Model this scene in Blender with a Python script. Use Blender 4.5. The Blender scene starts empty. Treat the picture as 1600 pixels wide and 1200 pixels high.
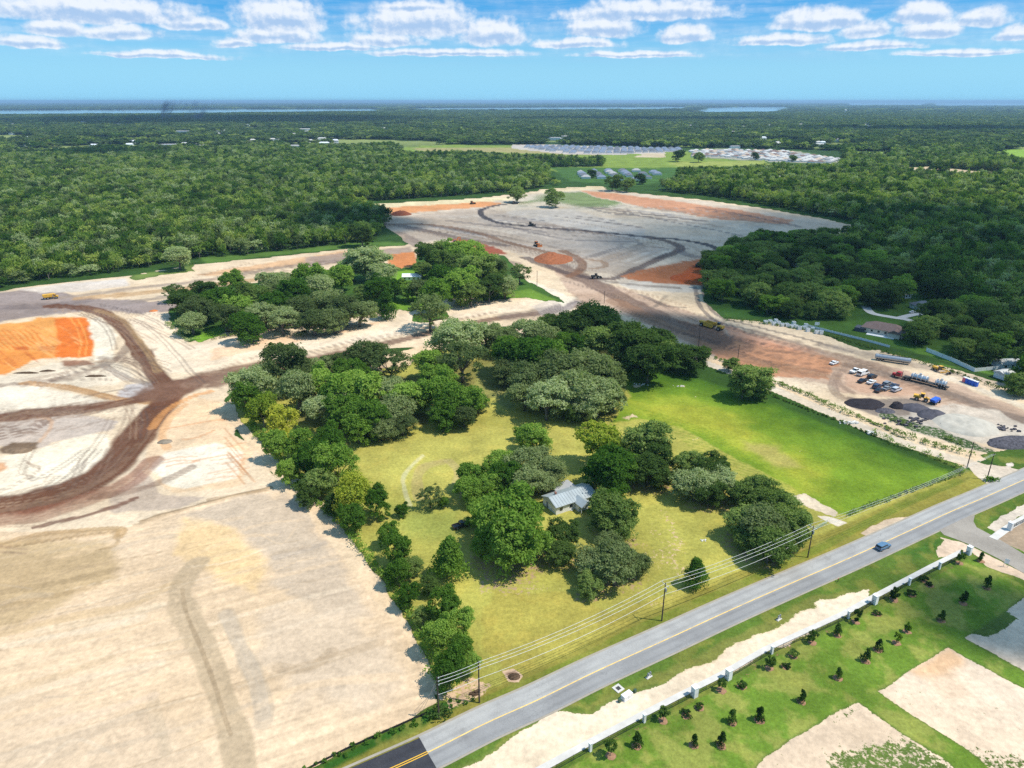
import bpy, math, random
import numpy as np
from mathutils import Vector, Matrix
R = math.radians
random.seed(7); rng = np.random.default_rng(7)
S = bpy.context.scene
# ------------------------------------------------------------------ camera
F = 1101.0; PITCH = R(21.9); HC = 120.0
SP, CP = math.sin(PITCH), math.cos(PITCH)
cd = bpy.data.cameras.new('camera'); cam = bpy.data.objects.new('camera', cd)
S.collection.objects.link(cam); S.camera = cam
cam.location = (0, 0, HC); cam.rotation_euler = (R(90) - PITCH, 0, 0)
cd.sensor_width = 36; cd.lens = 36 * F / 1600; cd.clip_start = 1; cd.clip_end = 250000
# ------------------------------------------------------------------ light
SUN_EL, SUN_AZ = R(60), math.atan2(0.98, -0.19)      # sun to the right, a little behind the camera
sund = Vector((math.sin(SUN_AZ) * math.cos(SUN_EL), math.cos(SUN_AZ) * math.cos(SUN_EL), math.sin(SUN_EL)))
sl = bpy.data.lights.new('sun', 'SUN'); sl.energy = 4.8; sl.angle = R(0.5); sl.color = (1, 0.945, 0.85)
so = bpy.data.objects.new('sun', sl); S.collection.objects.link(so)
so.rotation_euler = sund.to_track_quat('Z', 'Y').to_euler(); so.location = (300, -60, 400)
S.view_settings.view_transform = 'Standard'; S.view_settings.look = 'None'
S.view_settings.exposure = 0.14; S.view_settings.gamma = 1; S.view_settings.use_curve_mapping = False
try:
    S.cycles.max_bounces = 5; S.cycles.diffuse_bounces = 2; S.cycles.transparent_max_bounces = 12
    S.cycles.volume_bounces = 0; S.cycles.use_denoising = False
except Exception: pass

def px(x, y, z=0.0):
    """point where the line of sight of photo pixel (x, y) meets height z"""
    dx = (x - 800) / F; dy = (y - 600) / F
    t = (HC - z) / max(1e-4, SP + dy * CP)
    return Vector((t * dx, t * (CP - dy * SP), z))
def pxa(P):
    P = np.asarray(P, float); dx = (P[:, 0] - 800) / F; dy = (P[:, 1] - 600) / F
    t = HC / np.maximum(1.3e-3, SP + dy * CP)
    return np.stack([t * dx, t * (CP - dy * SP)], 1)
def to_px(X, Y, Z=0.0):
    zc = Y * CP + (HC - Z) * SP; yc = -Y * SP + (HC - Z) * CP
    zc = np.where(zc < 1, 1, zc)
    return 800 + F * X / zc, 600 + F * yc / zc

class G:                                                # tiny node-graph helper
    def __init__(s, nt): s.nt = nt; s.n = nt.nodes; s.l = nt.links
    def new(s, t, **k):
        n = s.n.new(t)
        for a, b in k.items(): setattr(n, a, b)
        return n
    def put(s, sock, v):
        if isinstance(v, bpy.types.NodeSocket): s.l.new(v, sock)
        elif v is not None: sock.default_value = v
    def m(s, op, a, b=None, c=None, clamp=False):
        n = s.new('ShaderNodeMath', operation=op, use_clamp=clamp)
        s.put(n.inputs[0], a)
        if b is not None: s.put(n.inputs[1], b)
        if c is not None: s.put(n.inputs[2], c)
        return n.outputs[0]
    def v(s, op, a, b=None):
        n = s.new('ShaderNodeVectorMath', operation=op); s.put(n.inputs[0], a)
        if b is not None: s.put(n.inputs[1], b)
        return n.outputs['Value'] if op in ('LENGTH', 'DOT_PRODUCT') else n.outputs[0]
    def mix(s, f, a, b, blend='MIX'):
        n = s.new('ShaderNodeMix', data_type='RGBA', blend_type=blend)
        s.put(n.inputs[0], f); s.put(n.inputs[6], a); s.put(n.inputs[7], b); return n.outputs[2]
    def noise(s, vec, scale, detail=4, rough=.55, dim='3D'):
        n = s.new('ShaderNodeTexNoise', noise_dimensions=dim); s.put(n.inputs['Vector'], vec)
        n.inputs['Scale'].default_value = scale; n.inputs['Detail'].default_value = detail
        n.inputs['Roughness'].default_value = rough; return n.outputs['Fac']
    def mr(s, v, a, b, c=0., d=1., t='SMOOTHSTEP'):
        n = s.new('ShaderNodeMapRange', interpolation_type=t, clamp=True) if t != 'LINEAR' else s.new('ShaderNodeMapRange')
        s.put(n.inputs[0], v)
        for i, q in enumerate((a, b, c, d)): s.put(n.inputs[1 + i], q)
        return n.outputs[0]
    def ramp(s, f, stops):
        n = s.new('ShaderNodeValToRGB'); s.put(n.inputs[0], f); e = n.color_ramp.elements
        while len(e) < len(stops): e.new(.5)
        for k, (p, c) in zip(e, stops): k.position = p; k.color = (*c, 1) if len(c) == 3 else c
        return n.outputs[0]

# ------------------------------------------------------------------ sky with its clouds
W = bpy.data.worlds.new('World'); S.world = W; W.use_nodes = True
g = G(W.node_tree); g.n.clear()
sky = g.new('ShaderNodeTexSky', sky_type='NISHITA', sun_disc=False)
sky.sun_elevation = SUN_EL; sky.sun_rotation = SUN_AZ; sky.altitude = 50
sky.air_density = 1.0; sky.dust_density = 0.6; sky.ozone_density = 3.0
dirv = g.new('ShaderNodeTexCoord').outputs['Generated']
sp = g.new('ShaderNodeSeparateXYZ'); g.put(sp.inputs[0], dirv)
az = g.m('MULTIPLY', g.m('ARCTAN2', sp.outputs[0], sp.outputs[1]), 57.2958)
el = g.m('MULTIPLY', g.m('ARCSINE', sp.outputs[2]), 57.2958)
cb = g.new('ShaderNodeCombineXYZ'); g.put(cb.inputs[0], az); g.put(cb.inputs[1], el); ae = cb.outputs[0]
def px_ae(x, y):
    dx = (x - 800) / F; dy = (y - 600) / F
    X, Y, Z = dx, CP - dy * SP, -(SP + dy * CP); n = math.sqrt(X * X + Y * Y + Z * Z)
    return math.degrees(math.atan2(X, Y)), math.degrees(math.asin(Z / n))
CL = [(c_[0], c_[1] + 5, c_[2], c_[3]) for c_ in [(150, 20, 190, 34), (85, 44, 50, 24), (190, 50, 75, 20), (300, 36, 60, 18), (440, 32, 85, 42), (430, 56, 78, 24),
      (365, 66, 40, 12), (655, 38, 112, 44), (600, 62, 68, 18), (770, 56, 66, 34), (640, 8, 60, 14), (940, 46, 72, 26), (1010, 20, 160, 24),
      (1070, 55, 48, 22), (1275, 34, 95, 26), (1350, 48, 50, 20), (1440, 24, 55, 26), (1530, 30, 62, 24), (1455, 48, 60, 20), (1590, 52, 45, 18),
      (1220, 62, 90, 14), (900, 66, 80, 12), (50, 66, 80, 14), (520, 72, 90, 10), (1360, 70, 100, 10), (-120, 40, 120, 30), (1750, 40, 120, 30), (-330, 30, 90, 25), (1950, 30, 90, 25), (250, 84, 120, 9), (700, 80, 150, 9), (1000, 82, 120, 8), (1500, 80, 120, 9)]]
wob = g.new('ShaderNodeTexNoise'); g.put(wob.inputs['Vector'], ae); wob.inputs['Scale'].default_value = .55; wob.inputs['Detail'].default_value = 3
wv = g.v('MULTIPLY', g.v('SUBTRACT', wob.outputs['Color'], (.5, .5, .5)), (1.6, .5, 0))
aw = g.v('ADD', ae, wv)
dens = None; under = None
for (cx, cy, hw, hh) in CL:
    a0, e0 = px_ae(cx, cy); a1, _ = px_ae(cx + hw, cy); _, e1 = px_ae(cx, cy - hh)
    v = g.v('MULTIPLY', g.v('SUBTRACT', aw, (a0, e0, 0)), (1.0 / (a1 - a0), .78 / (e1 - e0), 0))
    v = g.v('MAXIMUM', v, g.v('MULTIPLY', v, (-1, -3.2, 0)))
    d = g.m('SUBTRACT', 1, g.v('LENGTH', v))
    dens = d if dens is None else g.m('MAXIMUM', dens, d)
    w_ = g.v('MULTIPLY', g.v('SUBTRACT', aw, (a0, e0 + (e1 - e0) * .05, 0)), (1.05 / (a1 - a0), 2.4 / (e1 - e0), 0))
    b_ = g.m('SUBTRACT', 1, g.v('LENGTH', w_)); under = b_ if under is None else g.m('MAXIMUM', under, b_)
n1 = g.noise(g.v('MULTIPLY', ae, (1, 1.15, 1)), .72, 9, .58)
n1b = g.noise(g.v('MULTIPLY', g.v('ADD', ae, (.25, .22, 0)), (1, 1.15, 1)), .72, 9, .58)
c1 = g.mr(g.m('ADD', dens, g.m('MULTIPLY', g.m('SUBTRACT', n1, .5), .95)), -.10, .40)
# broken cumulus over the rest of the sky, laid on a flat layer
cz = g.new('ShaderNodeCombineXYZ'); zz = g.m('ADD', g.m('MAXIMUM', sp.outputs[2], 0), .03)
g.put(cz.inputs[0], g.m('DIVIDE', sp.outputs[0], zz)); g.put(cz.inputs[1], g.m('DIVIDE', sp.outputs[1], zz))
n2 = g.noise(cz.outputs[0], .55, 7, .6)
up = g.mr(el, 7.2, 9.5)
c2 = g.m('MULTIPLY', g.mr(n2, .49, .62), up)
# thin milky veil low down
n3 = g.noise(g.v('MULTIPLY', ae, (.16, 1.6, 1)), 1.0, 6, .6)
veil = g.m('MULTIPLY', g.m('MULTIPLY', g.mr(n3, .34, .72), g.mr(el, 1.8, 4.0)), g.mr(el, 12, 5, 0.1, .36))
cl = g.m('MAXIMUM', g.m('MAXIMUM', c1, c2), veil)
lit = g.mr(g.m('SUBTRACT', g.m('ADD', g.m('MULTIPLY', g.m('SUBTRACT', n1, n1b), 2.2), g.m('MULTIPLY', dens, .5)), g.m('MULTIPLY', g.m('MAXIMUM', under, 0), 1.1)), -.55, .35)
ccol = g.mix(lit, (.40, .56, .80, 1), (.84, .88, .94, 1))
skyc = g.mix(1., sky.outputs[0], (0.105, 0.150, 0.165, 1), 'MULTIPLY')
hz = g.mr(el, 0, 7, 1, 0)
skyc = g.mix(g.m('MULTIPLY', hz, .92), skyc, (.27, .63, .90, 1))
skyc = g.mix(g.mr(el, 0.4, 7, 0, .9), skyc, (.035, .33, .74, 1))
skyc = g.mix(g.mr(el, 9, 22, 0, .55), skyc, (.22, .40, .62, 1))
below = g.mr(el, -.6, -.1, 0, 1)
out = g.mix(g.m('MULTIPLY', cl, .93), skyc, ccol)
out = g.mix(below, (.22, .34, .42, 1), out)
bg = g.new('ShaderNodeBackground'); g.put(bg.inputs[0], out); bg.inputs[1].default_value = 1.0
# the sky texture enters at strength 0.105-0.165 through the multiply above
wo = g.new('ShaderNodeOutputWorld'); g.put(wo.inputs[0], bg.outputs[0])

# ------------------------------------------------------------------ helpers
COL = S.collection
def lin(c, k=1.0):
    r = []
    for v in c[:3]:
        v = v / 255.; r.append((v / 12.92 if v <= .04045 else ((v + .055) / 1.055) ** 2.4) * k)
    return tuple(r)
ALB = 1 / 1.50                                          # what a sunlit photo colour means as a base colour
def alb(c): return np.array(lin(c)) * ALB
def tag(o, label=None, cat=None, group=None, kind=None):
    if label: o['label'] = label
    if cat: o['category'] = cat
    if group: o['group'] = group
    if kind: o['kind'] = kind
    return o
def empty(name, loc, rz=0, sc=1):
    o = bpy.data.objects.new(name, None); COL.objects.link(o); o.location = loc; o.rotation_euler = (0, 0, rz)
    o.scale = (sc,) * 3 if not hasattr(sc, '__len__') else sc; o.empty_display_size = .5; return o
def mesh_np(name, V, Fc, mats=(), mi=None, smooth=False):
    """fast mesh from vertex array and an (n,k) face array"""
    V = np.asarray(V, np.float32); Fc = np.asarray(Fc, np.int32); n, k = Fc.shape
    me = bpy.data.meshes.new(name)
    me.vertices.add(len(V)); me.vertices.foreach_set('co', V.ravel())
    me.loops.add(n * k); me.loops.foreach_set('vertex_index', Fc.ravel())
    me.polygons.add(n); me.polygons.foreach_set('loop_start', np.arange(0, n * k, k, dtype=np.int32))
    me.polygons.foreach_set('loop_total', np.full(n, k, np.int32))
    for m in mats: me.materials.append(m)
    if mi is not None: me.polygons.foreach_set('material_index', np.asarray(mi, np.int32))
    if smooth: me.polygons.foreach_set('use_smooth', np.ones(n, bool))
    me.update(calc_edges=True); me.validate(); return me
class MB:
    """collects boxes, tubes, prisms; build() links them as one mesh object"""
    def __init__(s): s.V = []; s.F = []
    def add(s, V, Fc):
        b = len(s.V); s.V += [tuple(v) for v in V]; s.F += [tuple(i + b for i in f) for f in Fc]; return s
    def box(s, c, d, rz=0, tap=1.0, ry=0):
        x, y, z = d[0] / 2, d[1] / 2, d[2] / 2
        vs = [(-x, -y, -z), (x, -y, -z), (x, y, -z), (-x, y, -z), (-x * tap, -y * tap, z), (x * tap, -y * tap, z), (x * tap, y * tap, z), (-x * tap, y * tap, z)]
        M = Matrix.Translation(c) @ Matrix.Rotation(rz, 4, 'Z') @ Matrix.Rotation(ry, 4, 'Y')
        return s.add([M @ Vector(v) for v in vs], [(0, 3, 2, 1), (4, 5, 6, 7), (0, 1, 5, 4), (1, 2, 6, 5), (2, 3, 7, 6), (3, 0, 4, 7)])
    def bar(s, a, b, w, h=None):
        a, b = Vector(a), Vector(b); d = b - a; q = d.to_track_quat('X', 'Z').to_matrix().to_4x4()
        h = h or w; M = Matrix.Translation((a + b) / 2) @ q; x, y, z = d.length / 2, w / 2, h / 2
        vs = [(-x, -y, -z), (x, -y, -z), (x, y, -z), (-x, y, -z), (-x, -y, z), (x, -y, z), (x, y, z), (-x, y, z)]
        return s.add([M @ Vector(v) for v in vs], [(0, 3, 2, 1), (4, 5, 6, 7), (0, 1, 5, 4), (1, 2, 6, 5), (2, 3, 7, 6), (3, 0, 4, 7)])
    def tube(s, pts, rad, n=7):
        pts = [Vector(p) for p in pts]
        if not hasattr(rad, '__len__'): rad = [rad] * len(pts)
        V = []; Fc = []
        for i, p in enumerate(pts):
            t = (pts[min(i + 1, len(pts) - 1)] - pts[max(i - 1, 0)]).normalized()
            q = t.to_track_quat('Z', 'Y')
            for k in range(n):
                a = 2 * math.pi * k / n; V.append(p + q @ Vector((math.cos(a) * rad[i], math.sin(a) * rad[i], 0)))
        for i in range(len(pts) - 1):
            for k in range(n):
                k2 = (k + 1) % n; Fc.append((i * n + k, i * n + k2, (i + 1) * n + k2, (i + 1) * n + k))
        Fc.append(tuple(range(n))[::-1]); Fc.append(tuple((len(pts) - 1) * n + k for k in range(n)))
        return s.add(V, Fc)
    def prism(s, prof, w, y0=0):
        """side profile [(x,z)...] extruded across y"""
        n = len(prof); V = [(x, y0 - w / 2, z) for x, z in prof] + [(x, y0 + w / 2, z) for x, z in prof]
        Fc = [tuple(range(n)), tuple(range(2 * n - 1, n - 1, -1))] + [(i, n + i, n + (i + 1) % n, (i + 1) % n) for i in range(n)]
        return s.add(V, Fc)
    def quad(s, *p): return s.add(p, [tuple(range(len(p)))])
    def build(s, name, mat, parent=None, bevel=0):
        me = bpy.data.meshes.new(name); me.from_pydata(s.V, [], s.F); me.materials.append(mat); me.update()
        o = bpy.data.objects.new(name, me); COL.objects.link(o); o.parent = parent
        if bevel:
            b = o.modifiers.new('bevel', 'BEVEL'); b.width = bevel; b.segments = 2
        return o
def obj(name, me, parent=None, loc=None):
    o = bpy.data.objects.new(name, me); COL.objects.link(o); o.parent = parent
    if loc is not None: o.location = loc
    return o
def copy_tree(o, parent=None):
    c = o.copy(); COL.objects.link(c); c.parent = parent
    for ch in o.children: copy_tree(ch, c)
    return c

MATS = {}
def mat(name, col, rough=.6, metal=0, var=.12, scale=1.5, spec=.3, dirt=None):
    """weathered paint / masonry / metal: base colour broken up by noise in object space"""
    if name in MATS: return MATS[name]
    m = bpy.data.materials.new(name); m.use_nodes = True; q = G(m.node_tree); b = q.n['Principled BSDF']
    tc = q.new('ShaderNodeTexCoord').outputs['Object']
    nz = q.noise(tc, scale, 5); lo = tuple(c * (1 - var) for c in col); hi = tuple(min(1, c * (1 + var)) for c in col)
    c = q.ramp(nz, [(.3, lo), (.7, hi)])
    if dirt is not None:
        c = q.mix(q.mr(q.noise(tc, scale * .6, 6, .7), .5, .72, 0, .7), c, (*dirt, 1))
    q.put(b.inputs['Base Color'], c); b.inputs['Roughness'].default_value = rough
    b.inputs['Metallic'].default_value = metal; b.inputs['Specular IOR Level'].default_value = spec
    MATS[name] = m; return m
def vnoise(x, y, seed=0):
    xi = np.floor(x).astype(np.int64); yi = np.floor(y).astype(np.int64); fx = x - xi; fy = y - yi
    fx = fx * fx * (3 - 2 * fx); fy = fy * fy * (3 - 2 * fy)
    def h(a, b):
        k = (a * 374761393 + b * 668265263 + seed * 974634777) & 0xffffffff
        k = ((k ^ (k >> 13)) * 1274126177) & 0xffffffff; k = k ^ (k >> 16)
        return (k & 0xffff) / 65535.
    return (h(xi, yi) * (1 - fx) + h(xi + 1, yi) * fx) * (1 - fy) + (h(xi, yi + 1) * (1 - fx) + h(xi + 1, yi + 1) * fx) * fy
def fbm(x, y, seed=0, o=4):
    s = 0; a = .5; t = 0
    for i in range(o): s = s + a * vnoise(x, y, seed + i * 17); t += a; a *= .55; x = x * 2.03 + 11.3; y = y * 2.03 - 7.1
    return s / t
def pip(X, Y, P):
    """signed distance to polygon P (positive inside), numpy"""
    P = np.asarray(P, float); n = len(P); d = np.full(X.shape, 1e30); ins = np.zeros(X.shape, bool)
    for i in range(n):
        x1, y1 = P[i]; x2, y2 = P[(i + 1) % n]; ex, ey = x2 - x1, y2 - y1
        wx, wy = X - x1, Y - y1; t = np.clip((wx * ex + wy * ey) / (ex * ex + ey * ey + 1e-12), 0, 1)
        d = np.minimum(d, (wx - ex * t) ** 2 + (wy - ey * t) ** 2)
        c = ((y1 <= Y) & (y2 > Y)) | ((y2 <= Y) & (y1 > Y))
        ins ^= c & (X < x1 + (Y - y1) * ex / (ey if abs(ey) > 1e-9 else 1e-9))
    return np.where(ins, 1, -1) * np.sqrt(d)
def inside_px(x, y, P):
    return pip(np.asarray(x, float), np.asarray(y, float), P) > 0
# ------------------------------------------------------------------ trees of the photo: (crown x, crown y, crown width) in photo pixels
# o = grey-green live oak, b = bright green broadleaf, y = yellow-green, k = dark green, c = cone shaped, s = sparse oak
GROVES = {
 'W': ('boundary row by the field', [
  (394,600,72,'o'),(442,567,86,'o'),(462,606,72,'o'),(384,616,52,'b'),(412,590,60,'o'),(409,638,50,'y'),(439,656,50,'y'),(432,692,50,'b'),(469,689,55,'b'),(514,690,62,'b'),
  (484,716,66,'b'),(526,722,74,'b'),(452,734,46,'b'),(497,752,62,'k'),(484,770,44,'k'),(552,770,68,'y'),(586,782,58,'b'),(552,806,54,'b'),(524,784,48,'k'),
  (606,832,44,'b'),(618,856,62,'b'),(644,884,48,'k'),(622,892,54,'b'),(668,912,44,'k'),(638,928,48,'b'),(692,944,72,'b'),(716,972,62,'b'),(684,992,70,'b'),(720,1010,58,'b'),(702,1040,74,'b'),(734,1034,46,'b'),(660,960,44,'k')]),
 'Y': ('yard', [(628,796,24,'b'),(701,868,58,'c'),(672,775,44,'s'),(693,783,20,'b'),(1088,892,42,'c')]),
 'B': ('left lawn grove', [
  (500,572,42,'s'),(525,568,42,'o'),(571,555,60,'o'),(610,567,58,'s'),(550,580,46,'b'),(496,602,60,'b'),(532,610,70,'b'),(568,607,65,'b'),(604,610,60,'o'),(508,637,58,'o'),
  (545,643,60,'b'),(580,648,60,'b'),(619,637,60,'o'),(641,620,55,'b'),(558,664,48,'b'),(534,657,44,'o'),(596,667,42,'o'),(628,661,38,'o'),(674,566,46,'b'),(686,589,46,'b'),(679,613,60,'b'),
  (706,622,60,'b'),(730,626,54,'b'),(747,628,34,'o'),(694,644,42,'b'),(724,646,42,'o'),(715,528,76,'o'),(722,560,70,'s'),(760,522,52,'o')]),
 'C': ('central oak grove', [
  (789,531,50,'o'),(819,519,56,'o'),(852,528,50,'o'),(798,551,60,'b'),(834,553,70,'b'),(795,580,48,'o'),(858,556,60,'b'),(882,535,44,'b'),(911,541,42,'b'),(921,577,80,'o'),
  (943,580,60,'o'),(870,585,82,'o'),(834,592,74,'o'),(894,607,80,'o'),(936,616,74,'o'),(958,622,40,'o'),(855,622,74,'o'),(820,613,58,'o'),(891,643,34,'k'),(916,637,48,'o')]),
 'N': ('dark pasture grove', [
  (924,499,76,'k'),(900,511,60,'k'),(861,505,46,'k'),(948,505,50,'k'),(936,532,62,'k'),(879,516,46,'k'),(990,535,80,'k'),(1026,532,64,'k'),(975,547,60,'k'),(1014,562,74,'k'),
  (1041,550,50,'k'),(1082,558,52,'k'),(1068,549,34,'k'),(1140,569,24,'k'),(1172,592,60,'k'),(1162,602,44,'k'),(1186,601,42,'k')]),
 'H': ('house grove', [
  (832,680,56,'b'),(813,676,24,'b'),(778,722,50,'b'),(784,742,58,'b'),(736,742,54,'b'),(730,762,52,'b'),(757,758,48,'b'),(827,724,74,'o'),(856,730,62,'o'),(820,753,64,'o'),(847,750,50,'o'),
  (795,812,118,'b'),(758,796,58,'b'),(826,800,56,'b'),(800,850,92,'b'),(765,840,60,'b'),(838,846,58,'b'),(880,836,58,'k'),(876,862,50,'k'),
  (957,798,82,'k'),(964,816,66,'k'),(946,784,50,'b'),(955,850,56,'o'),(930,878,66,'o'),(962,884,82,'o'),(992,880,50,'o'),(926,914,44,'k'),
  (939,688,78,'y'),(955,726,82,'b'),(981,728,58,'b'),(953,750,58,'b'),(1003,690,84,'k'),(1024,706,70,'k'),(1013,730,68,'k'),(1030,742,46,'k')]),
 'R': ('roadside oak group', [
  (1077,724,64,'k'),(1088,754,70,'o'),(1117,733,60,'k'),(1130,750,58,'o'),(1108,769,56,'k'),(1147,764,48,'k'),(1171,770,68,'k'),(1197,781,68,'k'),(1187,759,42,'k'),(1219,791,58,'k'),
  (1171,812,74,'k'),(1192,818,88,'o'),(1229,813,72,'k'),(1203,848,78,'k'),(1238,836,54,'k'),(1166,838,48,'k'),(1256,814,34,'k'),(1221,854,50,'k')]),
 'E': ('wooded island', [
  (270,455,30,'s'),(285,470,44,'k'),(310,482,46,'o'),(300,502,38,'o'),(340,468,44,'b'),(352,492,48,'o'),(376,482,44,'b'),(382,506,44,'b'),(400,462,44,'k'),(410,490,48,'o'),(430,475,44,'b'),
  (440,500,44,'o'),(430,442,44,'o'),(460,456,44,'b'),(470,482,48,'o'),(480,432,44,'b'),(500,446,44,'o'),(510,472,48,'o'),(490,500,44,'o'),(540,480,52,'o'),(522,498,42,'o'),(560,488,42,'o'),
  (532,430,40,'b'),(550,416,42,'o'),(577,406,58,'o'),(600,426,38,'o'),(590,450,38,'b'),(570,456,34,'k'),(603,475,28,'c'),(670,396,38,'k'),(692,392,42,'k'),(720,396,42,'b'),(738,392,38,'b'),
  (706,412,48,'k'),(740,421,58,'k'),(762,421,48,'o'),(777,441,38,'k'),(690,431,42,'b'),(720,441,48,'b'),(655,450,38,'o'),(681,456,46,'b'),(638,452,28,'b'),(736,456,42,'k'),(764,450,40,'k'),
  (790,446,38,'o'),(776,416,34,'o'),(812,425,32,'s'),(671,482,62,'s'),(616,448,30,'b'),(440,455,40,'o'),(360,440,34,'b'),(320,452,34,'k'),(660,418,28,'k')]),
 'S': ('open cleared land at the far end', [(869,308,34,'k'),(1060,242,22,'k'),(1092,244,20,'k'),(925,270,16,'k'),(1000,277,22,'k'),(957,284,30,'k'),(980,288,26,'k'),(1468,262,34,'k'),(1335,262,26,'k'),(1238,246,14,'k'),(1180,243,14,'k'),(565,365,44,'k'),(808,301,32,'k'),(277,400,48,'o'),(300,385,36,'o')]),
}
HRATIO = {'o': .82, 'b': 1.0, 'y': 1.0, 'k': .84, 'c': 1.25, 's': .85}
def place_crown(cx, cy, w, t, hm=1.0):
    hc = 6.0
    for _ in range(6):
        p = px(cx, cy, hc); D = math.hypot(p.y, HC - hc) if False else (p.y * CP + (HC - hc) * SP)
        wm = w * D / F; H = wm * HRATIO[t] * hm; hc = H * .56
    return p.x, p.y, wm, H
TREES = []
for key, (where, lst) in GROVES.items():
    for (cx, cy, w, t) in lst: TREES.append((key, t, cx, cy, w) + place_crown(cx, cy, w * ({'E': 1.25, 'B': 1.2, 'C': 1.14, 'N': 1.14}.get(key, 1.0) if key != 'W' else (.8 if cy > 780 else .9 if cy > 680 else 1.0)), t, 1.28 if key == 'W' else 1.0))

# ------------------------------------------------------------------ ground sheet: a polar grid, its cover painted by land use
NC, NR = 1150, 700
azs = np.concatenate([np.radians(np.linspace(-180, -56, 16, endpoint=False)), np.radians(np.linspace(-56, 56, NC)), np.radians(np.linspace(56, 180, 17)[1:])])
ys = np.concatenate([np.linspace(1330, 185, 640), np.linspace(185, 158.6, 60)[1:]])
dep = PITCH + np.arctan((ys - 600) / F)
rr = np.concatenate([[4, 30, 60, 75], HC / np.tan(dep)]); rr = np.unique(np.clip(rr, 0, 1.1e5))
rr = np.append(rr, 1.4e5)
A, RR = np.meshgrid(azs, rr); GX = (RR * np.sin(A)).ravel(); GY = (RR * np.cos(A)).ravel(); GR = RR.ravel()
N = len(GX); nr, na = RR.shape
Cb = np.tile(alb((176, 150, 118)), (N, 1)); Cv = np.tile(alb((62, 92, 40)), (N, 1)); veg = np.ones(N); rid = np.zeros(N, int); GZ = np.zeros(N); rgh = np.zeros(N)
RID = ['forest_floor', 'cleared_ground', 'lawn', 'pasture', 'graded_field', 'haul_road', 'clay_pit', 'clay_strip', 'roadside_verge', 'landscaped_lawn', 'sand_lot', 'dirt_lane', 'meadow', 'lake', 'gravel_yard', 'driveway', 'garden_lawn']
RI = {n: i for i, n in enumerate(RID)}
sst = lambda x: (lambda t: t * t * (3 - 2 * t))(np.clip(x, 0, 1))
wX1 = fbm(GX / 6, GY / 6, 5, 3) - .5; wY1 = fbm(GX / 6, GY / 6, 9, 3) - .5
wX2 = fbm(GX / 40, GY / 40, 15, 3) - .5; wY2 = fbm(GX / 40, GY / 40, 19, 3) - .5
def sub(P, mrg):
    a, b = P.min(0) - mrg, P.max(0) + mrg
    return np.nonzero((GX > a[0]) & (GX < b[0]) & (GY > a[1]) & (GY < b[1]))[0]
WARM = np.array([1.07, 1.02, .975])
def paint(i, a, bare=None, vegc=None, vg=None, region=None, z=None):
    a1 = a[:, None]
    if bare is not None: Cb[i] = Cb[i] * (1 - a1) + alb(bare) * WARM * a1
    if vegc is not None: Cv[i] = Cv[i] * (1 - a1) + alb(vegc) * a1
    if vg is not None: veg[i] = veg[i] * (1 - a) + vg * a
    if z is not None: GZ[i] += z * a
    if region: k = i[a > .5]; rid[k] = RI[region]
def poly(P, bare=None, vegc=None, vg=None, region=None, soft=.7, wob=2., a=1., z=None, spk=0, world=False):
    P = np.asarray(P, float) if world else pxa(P)
    i = sub(P, 12); 
    if len(i) == 0: return
    s = GR[i] / 1000
    X = GX[i] + wX1[i] * wob * 2 + wX2[i] * wob * 3; Y = GY[i] + wY1[i] * wob * 2 + wY2[i] * wob * 3
    d = pip(X, Y, P); k = soft * np.maximum(s * 4, 1)
    al = sst(d / (2 * k) + .5) * a
    if spk: al = al * sst((fbm(X / spk, Y / spk, 77, 4) - .35) / .25)
    paint(i, al, bare, vegc, vg, region, z)
def catmull(P, n=10):
    P = [P[0]] + list(P) + [P[-1]]; o = []
    for i in range(1, len(P) - 2):
        p0, p1, p2, p3 = map(np.array, (P[i - 1], P[i], P[i + 1], P[i + 2]))
        for t in np.linspace(0, 1, n, endpoint=False):
            o.append(.5 * (2 * p1 + (p2 - p0) * t + (2 * p0 - 5 * p1 + 4 * p2 - p3) * t * t + (3 * p1 - p0 - 3 * p2 + p3) * t ** 3))
    o.append(np.array(P[-2], float)); return np.array(o)
def track(P, w, bare=None, a=.9, streak=.6, vegc=None, vg=None, region=None, edge=.35, wob=1., z=None, lane=1.1, world=False, seed=3):
    """band of width w metres along a line; streak = how much it breaks into tyre lines"""
    P = catmull(pxa(P) if not world else P, 8); i = sub(P, w + 6)
    if len(i) == 0: return
    X = GX[i] + wX2[i] * wob * 2; Y = GY[i] + wY2[i] * wob * 2
    bd = np.full(len(i), 1e9); lat = np.zeros(len(i)); arc = np.zeros(len(i)); L = 0
    for k in range(len(P) - 1):
        ex, ey = P[k + 1] - P[k]; l = math.hypot(ex, ey) + 1e-9; ex /= l; ey /= l
        wx = X - P[k, 0]; wy = Y - P[k, 1]; t = np.clip(wx * ex + wy * ey, 0, l)
        d = np.hypot(wx - ex * t, wy - ey * t); q = d < bd
        bd = np.where(q, d, bd); lat = np.where(q, ex * wy - ey * wx, lat); arc = np.where(q, L + t, arc); L += l
    hw = w / 2 * (1 if edge < .3 else (.78 + .44 * vnoise(arc / 7, lat * 0 + 3, seed + 7))); e = np.maximum(hw * edge, GR[i] / 1000 * 1.2)
    al = sst((hw - bd) / e + .5)
    if streak:
        q = vnoise(lat / (lane * .7) + 50, arc / 26, seed) * .5 + vnoise(lat / (lane * 2.3) + 9, arc / 55, seed + 1) * .35 + vnoise(X / 2.2, Y / 2.2, seed + 2) * .15
        far = np.clip(GR[i] / 900, 0, 1); al = al * (1 - streak * .55 * (1 - far * .6) * sst((q - .46) / .17))
    paint(i, al * a, bare, vegc, vg, region, z)

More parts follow.
